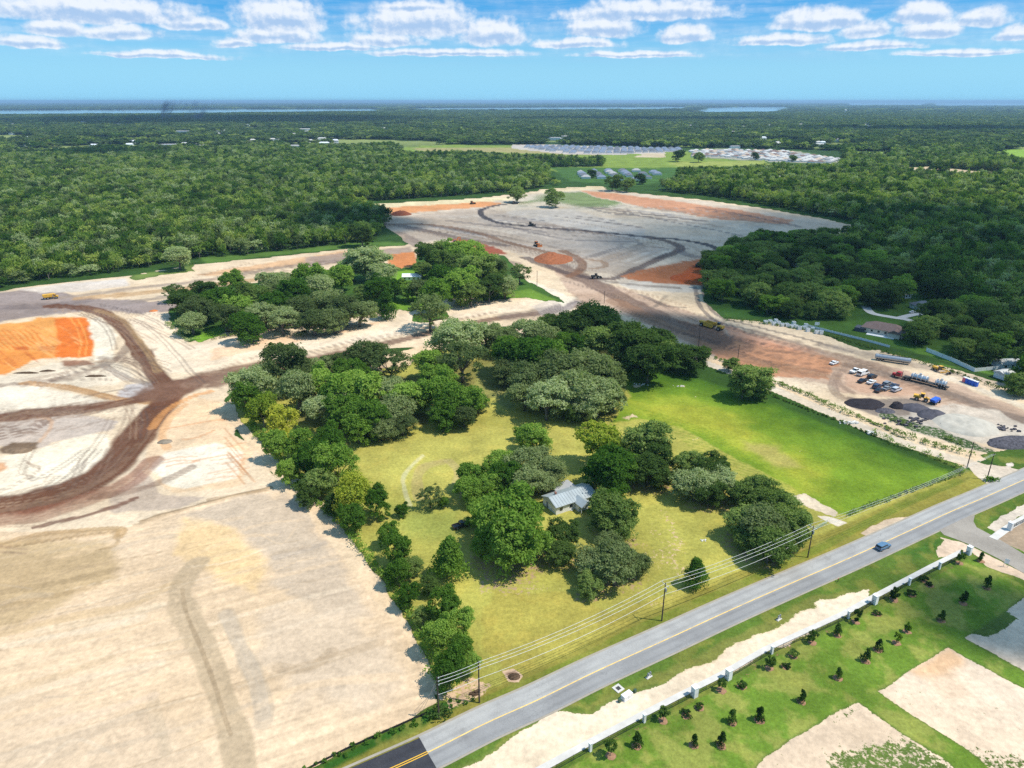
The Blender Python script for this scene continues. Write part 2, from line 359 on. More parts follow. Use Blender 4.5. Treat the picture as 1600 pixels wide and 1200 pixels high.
# far country: woods broken by faint clearings, then lake
fv = fbm(GX / 420, GY / 420, 31, 4); far = sst((GR - 1500) / 1500)
fv2 = fbm(GX / 1500, GY / 2500, 33, 3)
Cv *= (1 + (fv - .5)[:, None] * .9 * far[:, None]); 
Cv[:] = Cv * (1 - far[:, None]) + far[:, None] * (alb((52, 78, 44)) * (.7 + .6 * fv[:, None]))
clr = sst((fbm(GX / 300, GY / 160, 41, 4) - .615) / .04) * sst((GR - 1700) / 800)
paint(np.arange(N), clr, vegc=(150, 162, 92))
# lakes
LAKES = [[(-400,181),(0,180.5),(150,180),(300,179),(420,177),(600,175),(600,169.5),(400,170.2),(200,171),(0,172),(-400,172)],
         [(640,173.5),(800,173.3),(1000,172.6),(1080,171),(1080,166.6),(900,167.2),(760,168),(640,168.8)],
         [(1075,177.5),(1150,177),(1210,176),(1245,170.8),(1240,167),(1160,166.6),(1100,168.6),(1090,171),(1075,173)],
         [(1320,165.5),(1450,165),(1450,160.5),(1320,160.7)],[(1455,166.5),(1700,166),(1700,161),(1455,161.2)]]
for P in LAKES:
    P = pxa(P); i = sub(P, 50)
    X = GX[i] + (fbm(GX[i] / 900, GY[i] / 1500, 3) - .5) * 500; Y = GY[i] + (fbm(GX[i] / 900, GY[i] / 1500, 8) - .5) * 1200
    k = i[pip(X, Y, P) > 0]; rid[k] = RI['lake']; veg[k] = 0
# far meadows and clearings
poly([(612,231),(700,226),(800,227),(960,231),(1065,235),(1180,247),(1195,257),(1060,263),(1045,268),(1030,272),(900,277),(855,265),(840,262),(945,259),(942,248),(800,243),(700,238),(640,237)], (190,185,150), (138,160,70), .92, 'meadow', wob=6)
poly([(640,231),(800,230),(935,236),(935,243),(800,239),(660,236)], (200,190,150), (175,165,110), .6, 'meadow', wob=5)
poly([(1000,240),(1040,240),(1040,246),(990,246)], (215,200,170), vg=.2, wob=5)
poly([(800,226),(870,226),(1070,233),(1065,237),(960,243),(880,241),(800,232)], (205,198,190), vg=.15, region='gravel_yard', wob=6)
poly([(1075,235),(1120,232),(1250,236),(1315,249),(1310,258),(1180,252),(1085,246)], (190,186,176), (110,135,80), .35, 'garden_lawn', wob=6)
poly([(1040,254),(1190,251),(1215,259),(1060,262)], (200,190,140), (165,175,90), .8, 'meadow', wob=6)
poly([(860,262),(1060,262),(1055,280),(1000,290),(890,283)], (170,165,155), (80,115,55), .7, 'garden_lawn', wob=4)
poly([(1545,236),(1575,233),(1640,233),(1640,250),(1590,250),(1555,241)], vegc=(150,185,70), vg=1, region='meadow', wob=6)
poly([(1400,262),(1450,260),(1565,270),(1575,276),(1500,277),(1460,270),(1400,268)], (222,200,165), vg=.1, region='cleared_ground', wob=4)
poly([(1330,236),(1390,237),(1400,243),(1335,243)], vegc=(140,165,75), vg=1, region='meadow', wob=5)
poly([(1060,217),(1075,215),(1080,229),(1062,230)], vegc=(150,170,80), vg=1, wob=4)
poly([(355,223),(495,218),(500,221),(360,227)], (225,205,165), vg=.2, region='cleared_ground', wob=5)
poly([(190,188),(225,187),(225,190),(190,191)], (200,190,140), vg=.3, wob=5)
poly([(425,286),(445,283),(447,290),(428,294)], (190,185,120), (150,160,80), .6, wob=3)
# residential lawns on the right
poly([(1130,440),(1230,380),(1330,400),(1480,470),(1640,520),(1640,620),(1520,580),(1390,545),(1260,512),(1190,498),(1130,492)], (150,140,110), (74,108,44), .9, 'garden_lawn', wob=3)
poly([(1400,540),(1450,545),(1520,572),(1560,585),(1480,575)], vegc=(96,132,52), vg=1, wob=3)

SITE = [(-60,464),(60,445),(130,438),(200,431),(260,420),(330,410),(420,402),(530,390),(640,382),(600,352),(570,330),(545,320),(640,318),(760,308),(830,299),(870,294),(920,292),(1000,302),(1100,312),(1200,326),(1290,342),(1362,358),(1330,372),(1300,384),(1180,395),(1120,402),(1100,440),(1098,470),(1130,497),(1190,503),(1290,522),(1390,552),(1480,574),(1600,608),(1660,628),(1700,720),(1600,716),(1510,722),(1400,690),(1280,640),(1200,603),(1120,572),(1050,548),(1000,520),(940,490),(860,500),(760,515),(690,540),(600,545),(480,560),(380,590),(352,625),(372,680),(410,705),(425,740),(470,775),(520,820),(560,865),(600,915),(640,975),(668,1040),(684,1100),(640,1127),(560,1168),(480,1204),(400,1250),(-300,1330),(-300,470)]
poly(SITE, (238,216,184), vg=.04, region='cleared_ground', wob=1.2)
poly([(-60,830),(190,828),(240,808),(330,786),(420,766),(470,775),(520,820),(560,865),(600,915),(640,975),(668,1040),(684,1100),(640,1127),(560,1168),(480,1204),(400,1260),(-300,1400),(-300,850)], (236,210,176), vg=.03, region='graded_field', wob=.8)
# --- cleared land in the centre and far end: pale grey sand
poly([(600,345),(560,325),(760,310),(930,294),(1100,314),(1290,344),(1358,358),(1290,385),(1180,396),(1110,402),(1095,440),(1000,450),(930,440),(860,415),(790,390),(700,375),(640,384)], (222,206,184), vg=.03, wob=5)
poly([(745,345),(800,328),(920,325),(1000,345),(1010,368),(975,392),(935,402),(890,396),(820,372)], (208,202,192), wob=5, a=.7)
poly([(930,312),(1050,322),(1230,355),(1340,365),(1290,383),(1130,378),(1060,368),(960,345),(900,330)], (224,210,188), wob=5, a=.8)
poly([(795,318),(850,300),(930,296),(1000,314),(960,326),(905,328),(860,318),(800,326)], (205,200,180), (128,146,92), .46, wob=8, soft=10)
poly([(835,296),(935,290),(950,294),(850,302)], (232,216,180), vg=.1, wob=4)
poly([(906,298),(940,300),(1040,312),(1150,328),(1242,344),(1232,350),(1120,342),(1010,324),(935,308)], (214,160,126), vg=0, region='clay_strip', wob=4)
poly([(575,328),(640,321),(740,315),(792,317),(745,324),(660,331),(600,334)], (228,164,112), vg=0, region='clay_strip', wob=4)
poly([(545,320),(700,312),(800,308),(800,313),(700,319),(560,326)], (236,222,180), vg=.15, wob=4)
poly([(590,348),(650,335),(760,325),(860,350),(1000,375),(1050,390),(980,430),(900,425),(820,395),(720,372),(640,380)], (190,174,158), wob=6, a=.6)
# --- private wooded island and bright grass strips
poly([(254,472),(262,500),(300,535),(318,530),(345,518),(480,502),(585,488),(600,480),(640,488),(690,468),(790,463),(850,462),(866,470),(880,472),(850,452),(820,436),(790,400),(700,385),(655,400),(640,418),(600,410),(540,418),(480,428),(400,442),(300,452)], (150,125,90), (74,108,44), 1, 'garden_lawn', wob=2)
poly([(615,425),(650,418),(668,424),(660,440),(620,448),(605,440)], vegc=(128,172,50), vg=1, wob=2)
poly([(595,470),(650,462),(690,468),(640,487),(600,482)], vegc=(112,150,48), vg=1, wob=2)
poly([(305,528),(340,510),(358,515),(345,524),(318,534)], vegc=(120,165,50), vg=1, wob=1.5)
poly([(740,464),(830,452),(868,468),(850,470),(820,464),(750,470)], vegc=(116,150,56), vg=.95, wob=1.5)
poly([(310,404),(400,396),(480,388),(560,378),(625,378),(632,384),(540,388),(420,400),(320,412)], (190,180,120), (92,124,54), 1, wob=2)
poly([(200,432),(245,424),(300,414),(300,424),(250,430),(215,438)], (215,200,160), (120,140,70), .7, wob=2)
poly([(645,492),(700,486),(702,498),(670,504),(640,502)], vegc=(80,120,44), vg=.95, wob=2)
poly([(1100,470),(1140,492),(1190,502),(1260,512),(1250,490),(1180,470)], vegc=(62,96,40), vg=1, wob=2)
# --- upper left: grey haul area, lanes
poly([(-60,462),(60,450),(140,466),(230,470),(290,476),(240,492),(150,484),(60,494),(-60,510)], (166,152,146), wob=2.5, region='haul_road', vg=0)
poly([(20,452),(130,441),(200,435),(205,446),(130,456),(60,458)], (226,216,204), wob=1.5)
poly([(300,430),(420,410),(540,392),(560,397),(430,417),(330,432)], (230,190,148), wob=2, region='clay_strip', vg=0)
track([(90,466),(200,452),(330,436),(480,412),(640,398)], 9, (166,150,136), .8, .4, region='haul_road')
track([(130,466),(240,456),(330,446),(420,434)], 12, (196,160,116), .8, .5)
track([(200,474),(260,464),(330,456)], 9, (150,138,130), .7, .5)
track([(130,471),(70,478),(0,480),(-60,482)], 12, (140,128,126), .8, .5)
poly([(478,402),(560,392),(640,386),(650,396),(600,402),(520,412),(480,420)], (168,150,140), wob=2, a=.8)
poly([(608,398),(650,392),(652,415),(628,419),(612,412)], (222,146,92), wob=2, vg=0, region='clay_strip')
# orange pit
PIT = [(-60,508),(0,506),(50,502),(60,496),(100,495),(136,496),(143,508),(146,520),(148,545),(144,556),(120,559),(86,558),(50,564),(28,576),(10,584),(-60,590)]
poly(PIT, (246,174,96), wob=.8, vg=0, region='clay_pit', soft=.4)
poly([(88,497),(136,496),(146,520),(144,556),(120,559),(86,558),(90,530)], (238,130,56), wob=.8, soft=.5)
poly([(-60,545),(60,548),(86,558),(50,564),(10,584),(-60,590)], (240,152,74), wob=1.5, a=.8)
poly([(60,541),(86,539),(86,546),(62,548)], (206,116,62), wob=1); poly([(22,541),(45,541),(44,547),(24,547)], (206,116,62), wob=1)
for q in ([(112,498),(122,515),(126,535),(124,557)], [(122,498),(131,515),(135,535),(134,556)]): track(q, 1.0, (252,170,90), .8, .1)
for k in range(9): track([(k * 9 - 20, 515), (k * 9 - 8, 530), (k * 9 + 8, 546)], .8, (232,120,40), .6, .3, wob=2)
for k in range(60):
    x0 = rng.random() * 130 - 10; y0 = 500 + rng.random() * 70; c = [(250,192,124),(212,118,60),(240,156,86)][int(rng.integers(3))]
    if inside_px([x0, x0 + 16], [y0, y0 + 6], PIT).all(): track([(x0, y0), (x0 + 8, y0 + 3 + rng.random() * 4), (x0 + 16, y0 + 5 + rng.random() * 8)], .9 + rng.random(), c, .5, .4, seed=k)
# bright sand round the loops
poly([(140,500),(160,495),(185,520),(180,560),(150,562),(146,545)], (250,238,214), wob=1.5)
poly([(195,500),(240,485),(262,505),(300,540),(350,530),(480,505),(640,490),(800,468),(870,462),(872,476),(740,495),(600,528),(480,548),(330,580),(270,582),(235,540)], (249,230,202), wob=2, region='cleared_ground')
poly([(330,545),(420,528),(520,512),(600,500),(560,515),(440,540),(340,562)], (246,206,166), wob=2, a=.7)
poly([(-60,590),(20,585),(90,565),(180,565),(215,585),(180,600),(60,605),(-60,612)], (238,222,196), wob=2)
poly([(-60,610),(40,600),(110,612),(170,625),(120,636),(-60,650)], (246,232,208), wob=2)
poly([(200,600),(245,595),(255,612),(220,622),(180,620)], (196,190,188), wob=2, a=.9)
poly([(98,563),(140,562),(150,570),(105,572)], (160,120,96), wob=1)
track([(-20,604),(40,598),(100,590),(150,575),(185,560),(200,540)], 5, (160,140,122), .75, .5, region='haul_road')
track([(40,598),(100,604),(150,615),(200,625),(240,628)], 5, (190,140,84), .8, .5, region='haul_road')
track([(160,570),(200,590),(240,602)], 4, (150,138,128), .7, .5)
poly([(-60,645),(120,640),(190,660),(175,672),(90,690),(60,700),(-60,690)], (204,190,178), wob=2, a=.85)
for k in range(5): track([(-20, 668 + k * 5), (40, 662 + k * 4), (80, 650 + k * 2)], 1.1, (130, 104, 90), .7, .3, wob=2, seed=k)
track([(-20,655),(70,652),(80,668),(62,690)], 1.6, (214,178,146), .8, .3)
poly([(0,700),(20,690),(60,690),(62,700),(30,712),(4,708)], (128,108,88), wob=1.2)
poly([(-60,760),(-60,725),(40,706),(145,677),(172,678),(179,700),(172,728),(150,746),(110,762),(40,776),(-60,790)], (247,234,208), wob=1.4)
poly([(-60,742),(0,738),(18,730),(14,720),(-60,722)], (228,166,114), wob=1.5, a=.8)
poly([(240,640),(300,622),(345,628),(372,680),(395,700),(380,760),(290,770),(250,750),(232,700)], (244,214,176), wob=2)
poly([(240,731),(258,707),(300,697),(337,690),(378,706),(374,748),(300,764),(258,752)], (248,236,212), wob=1.5)
for k in range(14):
    x0 = 240 + rng.random() * 120; y0 = 640 + rng.random() * 110; track([(x0, y0), (x0 + 25, y0 - 4), (x0 + 50, y0 - 14 + rng.random() * 10)], 1.2, (226, 150, 92), .45, .4, seed=k)
for k in range(10):
    x0 = 350 + rng.random() * 20; y0 = 640 + rng.random() * 90; track([(x0, y0), (x0 + 12, y0 + 14), (x0 + 30, y0 + 34)], .8, (200, 150, 110), .5, .4, seed=k)
poly([(226,730),(240,745),(262,770),(330,778),(290,792),(240,795),(190,800),(190,770)], (196,178,160), wob=2, a=.85)
# main haul roads, brown and streaked
track([(-60,662),(0,652),(60,645),(130,638),(200,627),(250,612),(275,598)], 11, (118,80,60), .98, .22, region='haul_road', vg=0)
track([(-60,800),(0,790),(60,780),(120,762),(165,738),(198,705),(222,672),(248,640),(275,612),(310,594)], 15, (112,74,54), .98, .22, region='haul_road', vg=0)
track([(-60,820),(0,812),(80,798),(150,775),(200,755),(240,720)], 9, (150,100,78), .75, .5)
track([(150,775),(200,768),(248,755),(300,730)], 4, (130,98,80), .6, .4); track([(60,822),(130,806),(180,792),(216,778)], 2.4, (128,94,78), .9, .2)
track([(240,668),(262,640),(300,620),(330,612)], 3.5, (226,160,96), .7, .5)
track([(262,700),(255,680),(270,650),(290,632)], 3, (228,166,104), .6, .5)
track([(80,478),(128,481),(163,490),(192,512),(218,545),(240,578),(258,603),(262,622),(240,640)], 9, (118,80,60), .98, .22, region='haul_road', vg=0)
track([(150,484),(190,500),(225,540),(248,580)], 4, (196,166,120), .5, .4)
track([(255,612),(310,597),(380,582),(460,567)], 22, (130,98,80), .88, .45, region='haul_road', vg=0)
track([(300,600),(400,578),(500,559),(620,533),(720,508),(800,494),(860,486),(930,468)], 9, (138,110,92), .9, .3, region='haul_road', vg=0)
track([(800,494),(870,482),(920,462)], 16, (128,114,108), .6, .5); 
poly([(830,478),(870,462),(905,470),(890,488),(850,492)], (196,190,186), wob=2, a=.5)
for k in range(6): track([(830 + k * 6, 500 - k), (850 + k * 5, 484), (880 + k * 3, 474), (905, 470)], 1., (120, 110, 110), .55, .4, seed=k)
# graded field: long scraper passes, bands of tan and grey
d0 = pxa([(0, 990), (250, 930)]); dv = d0[1] - d0[0]; dv /= np.linalg.norm(dv)
k = np.nonzero(rid == RI['graded_field'])[0]
u = GX[k] * dv[0] + GY[k] * dv[1]; v = -GX[k] * dv[1] + GY[k] * dv[0]
st = vnoise(u / 30, v / .55, 61) * .4 + vnoise(u / 70, v / 1.7, 62) * .45 + fbm(GX[k] / 14, GY[k] / 14, 63, 3) * .2
Cb[k] *= (1 + (st - .5)[:, None] * .5)
bb = fbm(u / 45, v / 12, 66, 3); Cb[k] *= (1 + (bb - .5)[:, None] * np.array([.16, .20, .28]))
poly([(-300,850),(-60,850),(60,845),(185,838),(195,880),(180,905),(120,930),(60,960),(-60,1000),(-300,1050)], (206,180,136), wob=3, a=.75, soft=2)
poly([(-60,880),(100,858),(190,850),(185,880),(60,905),(-60,935)], (190,166,128), wob=4, a=.5, soft=3)
poly([(300,805),(430,770),(475,790),(520,850),(560,900),(600,960),(520,960),(420,900),(400,860)], (207,190,168), wob=4, a=.75, soft=2)
poly([(270,850),(300,808),(350,830),(400,870),(395,925),(330,915),(290,880)], (247,214,160), wob=3, a=.8, soft=2)
poly([(400,960),(470,940),(560,950),(620,1010),(640,1080),(560,1120),(480,1100),(410,1040)], (226,206,180), wob=5, a=.8, soft=4)
poly([(-300,1150),(-60,1120),(100,1110),(250,1130),(330,1250),(-300,1400)], (228,205,176), wob=5, a=.6, soft=3)
track([(305,880),(285,905),(278,935),(292,970),(320,1020),(345,1080),(365,1140),(380,1200),(390,1260)], 6.0, (206,184,150), .6, .35)
track([(350,960),(375,1010),(400,1060),(412,1100),(412,1130)], 4, (200,184,160), .6, .5)
track([(270,910),(200,945),(120,962),(0,990),(-60,1000)], 3, (218,190,146), .6, .5)
track([(330,780),(400,770),(424,764)], 1.6, (176,150,118), .8, .3)
track([(225,812),(260,802),(330,784),(424,762)], 1.4, (160,134,102), .85, .2)
track([(-60,858),(0,852),(40,840),(100,832),(186,826),(187,838)], 3.2, (188,156,112), .8, .45); track([(-60,864),(0,858),(100,842),(180,832)], .8, (128,104,76), .6, .4)
track([(187,828),(184,850),(160,858)], 1.2, (176,148,108), .7, .3)
for (x0, y0, x1, y1, c) in ((520,1210,600,1150,(170,150,130)),(0,1085,170,1030,(214,190,154)),(250,1010,330,985,(206,184,150)),(0,925,180,890,(168,146,112)),(0,945,150,915,(176,150,112)),(60,985,250,945,(246,228,196)),(0,1010,220,965,(248,232,204)),(430,870,560,830,(190,176,160)),(240,1100,260,1180,(206,188,160)),(90,1130,240,1090,(238,216,190))):
    track([(x0, y0), ((x0 + x1) / 2, (y0 + y1) / 2 + 3), (x1, y1)], 2.6, c, .55, .6)
L0 = pxa([(0, 1100)])[0]
for k in range(300):
    u0 = rng.random() * 190 - 30; v0 = rng.random() * 150 - 40; ln = 10 + rng.random() * 55
    p0 = L0 + dv * u0 + np.array([-dv[1], dv[0]]) * v0; bend = rng.normal() * 3; q0 = np.array([p0, p0 + dv * ln / 2 + np.array([-dv[1], dv[0]]) * bend, p0 + dv * ln])
    uu, vv_ = to_px(q0[:, 0], q0[:, 1])
    if not inside_px(uu, vv_, [(-60,840),(190,832),(330,790),(420,770),(470,785),(560,880),(640,990),(675,1100),(560,1165),(400,1240),(-300,1330),(-300,850)]).all(): continue
    track(q0, 0.4 + rng.random() ** 2 * 2.4, [(252,234,206),(222,198,166),(200,184,162),(246,216,176),(186,162,130)][int(rng.integers(5))], .22 + .22 * rng.random(), .5, world=True, seed=k, wob=.3)
track([(305,880),(285,905),(278,935),(292,970),(320,1020),(345,1080),(365,1140),(380,1200),(390,1260)], 6.2, (196,176,146), .6, .35); track([(281,920),(290,965),(316,1020),(340,1080),(362,1150)], 1.0, (170,148,118), .6, .3); track([(350,960),(375,1010),(400,1060),(412,1120)], 3, (204,190,170), .5, .4)
track([(-60,862),(0,856),(40,846),(100,838),(186,830)], 3.0, (196,166,124), .6, .3, z=.9); track([(225,814),(330,786),(424,764)], 1.6, (186,160,126), .6, .2, z=.6)
# --- cleared centre: crossing tracks
poly([(868,420),(930,438),(985,455),(1060,482),(1140,510),(1230,535),(1340,560),(1460,590),(1560,625),(1640,660),(1640,700),(1560,672),(1470,640),(1400,622),(1300,612),(1200,585),(1130,560),(1060,530),(1000,500),(950,478),(900,468),(880,448)], (204,176,154), wob=3, a=.85, region='haul_road', vg=0)
poly([(1060,500),(1140,522),(1260,545),(1310,565),(1290,590),(1230,592),(1180,578),(1110,548)], (196,138,100), wob=4, a=.8)
poly([(1110,500),(1170,518),(1280,548),(1230,548),(1150,528)], (232,168,132), wob=3, a=.7)
poly([(1130,575),(1200,585),(1290,600),(1330,640),(1250,620),(1180,598)], (232,214,186), wob=3, a=.8)
C0 = [[(640,352),(760,372),(900,402)],[(780,335),(900,350),(1050,372)],[(900,318),(1050,335),(1240,358)],[(950,300),(1150,325),(1340,362)],[(640,340),(760,330),(860,345)],[(940,420),(1010,395),(1060,380)]]
for k in range(150):
    W_ = catmull(pxa(C0[k % 6]), 6); a0 = rng.integers(0, 6); seg = W_[a0:a0 + int(rng.integers(4, 8))]
    if len(seg) < 3: continue
    T = np.gradient(seg, axis=0); T /= np.linalg.norm(T, axis=1)[:, None] + 1e-9; seg = seg + np.stack([-T[:, 1], T[:, 0]], 1) * (rng.normal() * 26)
    uu, vv_ = to_px(seg[:, 0], seg[:, 1])
    if not inside_px(uu, vv_, [(650,350),(780,326),(930,312),(1100,320),(1340,360),(1280,378),(1120,392),(1060,400),(960,425),(880,412),(760,385)]).all(): continue
    track(seg, 1.5 + rng.random() ** 2 * 8, [(120,110,108),(150,136,124),(238,226,206),(176,156,136),(96,90,94),(196,190,184)][int(rng.integers(6))], .30 + .35 * rng.random(), .5, world=True, seed=k)
track([(870,415),(905,432),(935,446),(975,468),(1020,492),(1070,512),(1120,530)], 18, (120,98,88), .8, .5, region='haul_road', vg=0)
track([(960,470),(1040,510),(1120,545),(1200,568),(1280,585)], 12, (160,124,98), .7, .5)
track([(820,402),(860,418),(900,430),(940,436),(970,432),(1000,418),(1035,402),(1060,392),(1060,384),(1040,376),(1010,371)], 9, (98,84,82), .85, .35, region='haul_road', vg=0)
track([(878,392),(900,402),(910,412),(905,424),(890,432)], 8, (140,106,84), .85, .4)
track([(915,405),(940,408),(945,416),(925,420)], 5, (160,128,100), .7, .5)
track([(805,317),(770,322),(750,331),(775,347),(843,355),(930,362),(1000,369),(1050,373),(1095,380),(1120,388),(1125,395)], 8, (66,64,72), .92, .25, region='haul_road', vg=0)
track([(1120,392),(1110,400),(1080,400),(1062,392)], 10, (120,110,112), .6, .4)
track([(780,350),(840,365),(900,375),(990,378),(1000,382)], 5, (96,94,102), .5, .5)
track([(612,350),(680,352),(740,362),(790,378),(830,388),(870,398)], 8, (142,112,90), .85, .4)
track([(625,352),(690,366),(740,376),(790,384)], 12, (96,86,88), .7, .55)
track([(700,345),(800,356),(850,362)], 6, (110,104,108), .6, .5)
track([(620,365),(660,385),(700,398),(760,405),(800,412)], 16, (150,132,122), .7, .5)
track([(965,330),(1040,345),(1130,362),(1180,375)], 4, (130,124,124), .7, .5); track([(905,320),(960,335),(1010,335)], 4, (120,118,120), .6, .5)
track([(980,458),(1020,440),(1060,430)], 4, (170,140,116), .5, .5)
poly([(968,432),(1010,420),(1060,409),(1108,400),(1118,430),(1098,447),(1040,446),(1000,440)], (190,124,84), wob=3, region='clay_strip', vg=0)
poly([(1065,425),(1100,402),(1120,398),(1118,430),(1098,447),(1060,444)], (204,108,58), wob=3)
poly([(965,443),(1010,441),(1098,448),(1095,458),(1010,455),(975,450)], (222,212,196), wob=3, a=.9)
track([(950,440),(1000,446),(1060,450)], 5, (110,94,84), .6, .4)
poly([(700,373),(735,375),(785,390),(790,396),(765,397),(720,386)], (182,106,82), wob=3, region='clay_strip', vg=0)
track([(795,470),(840,450),(880,462),(880,470)], 3, (240,226,200), .6, .3)
poly([(800,448),(830,438),(870,455),(895,464),(880,478),(850,462)], (246,236,214), wob=2, a=.8)
track([(830,445),(852,456),(875,468)], .8, (110,96,84), .7, .5)
track([(1098,447),(1104,472),(1125,495),(1180,510),(1260,530),(1330,550)], 3, (110,102,100), .7, .35); track([(1086,448),(1092,476),(1120,502),(1190,520),(1290,552)], 3, (110,102,102), .7, .35)
track([(1000,460),(1040,478),(1070,480)], 3, (120,112,108), .6, .5); track([(1040,462),(1020,480),(1000,478)], 3, (140,128,116), .6, .5)
track([(1180,520),(1260,545),(1340,565),(1400,585),(1500,618),(1640,668)], 11, (168,146,128), .7, .55)
track([(1330,572),(1400,590),(1470,612),(1560,645),(1640,668)], 9, (132,118,108), .75, .45)
track([(1480,590),(1560,620),(1640,650)], 5, (226,216,196), .7, .4)
track([(1290,540),(1380,560),(1450,575),(1560,600)], 9, (166,150,136), .6, .5)
track([(1310,582),(1300,602),(1315,622),(1360,630)], 4, (140,122,110), .6, .5); track([(1320,576),(1308,596),(1330,614)], 3, (150,126,110), .6, .5)
poly([(1320,585),(1370,585),(1440,605),(1450,615),(1400,620),(1340,612),(1318,600)], (206,170,144), wob=2, a=.85, region='gravel_yard', vg=0)
poly([(1322,620),(1360,620),(1420,625),(1470,640),(1470,662),(1430,665),(1360,648),(1322,634)], (132,122,116), wob=3, a=.85, region='gravel_yard', vg=0)
poly([(1390,650),(1440,640),(1480,630),(1560,640),(1640,680),(1640,700),(1540,690),(1470,680)], (216,206,190), wob=3, a=.85, region='gravel_yard', vg=.05)
poly([(1375,640),(1420,655),(1470,672),(1545,700),(1560,712),(1500,700),(1420,672),(1370,650)], (190,180,164), (70,95,50), .42, wob=2)
poly([(1340,545),(1400,548),(1480,572),(1600,605),(1600,600),(1480,566),(1390,542),(1260,508),(1262,514)], vegc=(62,88,40), vg=.95, wob=2)

FLOW = [[(-40,650),(130,638),(262,612)],[(-40,800),(120,764),(225,672),(262,622)],[(90,478),(190,512),(262,610)],[(262,612),(450,567),(620,533),(860,486)],[(868,430),(985,458),(1140,512),(1340,562),(1560,628)],
 [(600,350),(700,365),(830,392),(920,430)],[(940,436),(1040,402),(1060,385),(930,362),(780,345)],[(300,436),(480,412),(640,398)],[(900,450),(1060,520),(1250,580),(1400,610)],[(20,600),(180,565),(262,600)]]
for n_ in range(170):
    P = FLOW[n_ % len(FLOW)]; w0 = pxa(P); W_ = catmull(w0, 6); a0 = rng.integers(0, max(1, len(W_) - 7)); seg = W_[a0:a0 + int(rng.integers(5, 9))]
    if len(seg) < 4: continue
    off_ = rng.normal() * 9; T = np.gradient(seg, axis=0); T /= np.linalg.norm(T, axis=1)[:, None] + 1e-9
    dr = np.linspace(0, rng.normal() * 14, len(seg))[:, None]; seg = seg + np.stack([-T[:, 1], T[:, 0]], 1) * (off_ + dr)
    c = [(120,98,84),(150,124,104),(96,84,80),(176,148,122),(140,112,94)][int(rng.integers(5))]; u_, v_ = to_px(seg[:, 0], seg[:, 1])
    if inside_px(u_, v_, SITE).mean() < .9 or inside_px(u_, v_, PIT).any(): continue
    for o_ in (-1.1, 1.1): track(seg + np.stack([-T[:, 1], T[:, 0]], 1) * o_, .7 + rng.random() * .6, c, .42, .4, world=True, seed=n_)

# --- private property: mown lawn
LAWN = [(372,650),(366,620),(395,590),(470,585),(560,580),(640,572),(668,548),(720,545),(800,528),(860,520),(900,490),(960,490),(1040,540),(1100,566),(1180,600),(1280,642),(1400,690),(1515,736),(1560,750),(1540,762),(1436,809),(1240,890),(1040,975),(880,1054),(740,1115),(700,1110),(690,1080),(672,1040),(645,985),(600,905),(545,835),(490,770),(440,725),(410,690)]
poly([(345,640),(380,602),(500,576),(620,550),(720,525),(860,505),(960,500),(1000,512),(1120,560),(1515,730),(1400,900),(700,1120),(640,1000)], (238,212,176), vg=.05, region='cleared_ground', wob=.8)
poly(LAWN, (214,186,146), (182,176,86), .88, 'lawn', wob=1)
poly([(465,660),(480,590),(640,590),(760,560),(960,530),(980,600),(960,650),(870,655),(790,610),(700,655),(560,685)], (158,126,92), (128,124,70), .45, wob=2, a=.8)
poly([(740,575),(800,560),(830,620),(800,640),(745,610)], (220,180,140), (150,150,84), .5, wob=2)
poly([(555,690),(720,665),(850,672),(900,665),(905,720),(850,760),(640,780),(560,740)], (220,190,140), (190,182,92), .92, wob=2)
poly([(600,790),(720,800),(735,830),(700,850),(640,840)], vegc=(160,164,80), vg=.9, soft=4, wob=2)
poly([(770,920),(900,930),(960,960),(1050,920),(1200,880),(1240,890),(1040,975),(880,1054),(800,1080),(760,1000)], (218,190,150), (182,170,82), .74, wob=2)
for P in ([(720,900),(760,880),(860,905),(930,930),(860,935),(790,925),(730,930)], [(1000,790),(1040,775),(1070,850),(1060,930),(1020,930),(1010,860)], [(975,930),(1030,930),(1060,965),(1000,975)],
          [(700,925),(730,915),(735,960),(712,990)], [(1100,905),(1120,910),(1115,925),(1080,925)], [(600,700),(640,690),(655,705),(625,712)], [(750,590),(790,600),(800,620),(760,600)], [(740,1050),(770,1060),(800,1090),(750,1105)], [(1000,850),(1030,845),(1030,880),(1000,880)]):
    poly(P, (226,198,162), vg=.40, wob=5, soft=7)
track([(640,790),(632,770),(628,748),(640,730),(660,712)], 1.6, vegc=(206,200,150), a=.8, streak=.2); track([(655,778),(650,750),(662,730),(690,722)], 4, vegc=(190,170,112), a=.7, streak=.4)
track([(700,720),(715,735),(712,755)], 3, vegc=(196,176,120), a=.7, streak=.4)
poly([(890,658),(915,654),(940,664),(935,672),(905,668)], (240,226,200), vg=.1, wob=.8)
# pasture: bright green, deeper towards the lane
PAST = [(962,572),(1000,570),(1050,566),(1110,580),(1190,612),(1280,650),(1370,690),(1505,738),(1420,770),(1330,806),(1290,796),(1240,760),(1150,720),(1060,668),(1000,655),(955,662),(985,620)]
poly(PAST, (196,168,112), (124,152,44), .93, 'pasture', wob=1)
poly([(960,575),(1040,560),(1110,575),(1190,606),(1280,644),(1400,693),(1508,738),(1440,744),(1340,715),(1250,675),(1150,635),(1060,612),(975,605)], vegc=(74,112,32), vg=1, wob=7, soft=16)
poly([(1050,545),(1110,566),(1200,603),(1300,646),(1400,690),(1515,738),(1500,742),(1380,700),(1270,655),(1150,612),(1040,575)], vegc=(58,88,34), vg=1, wob=1.5, soft=2)
poly([(985,635),(1040,625),(1120,650),(1200,700),(1290,740),(1300,780),(1200,735),(1100,690),(1010,655)], vegc=(172,176,62), vg=.90, wob=6, soft=9)
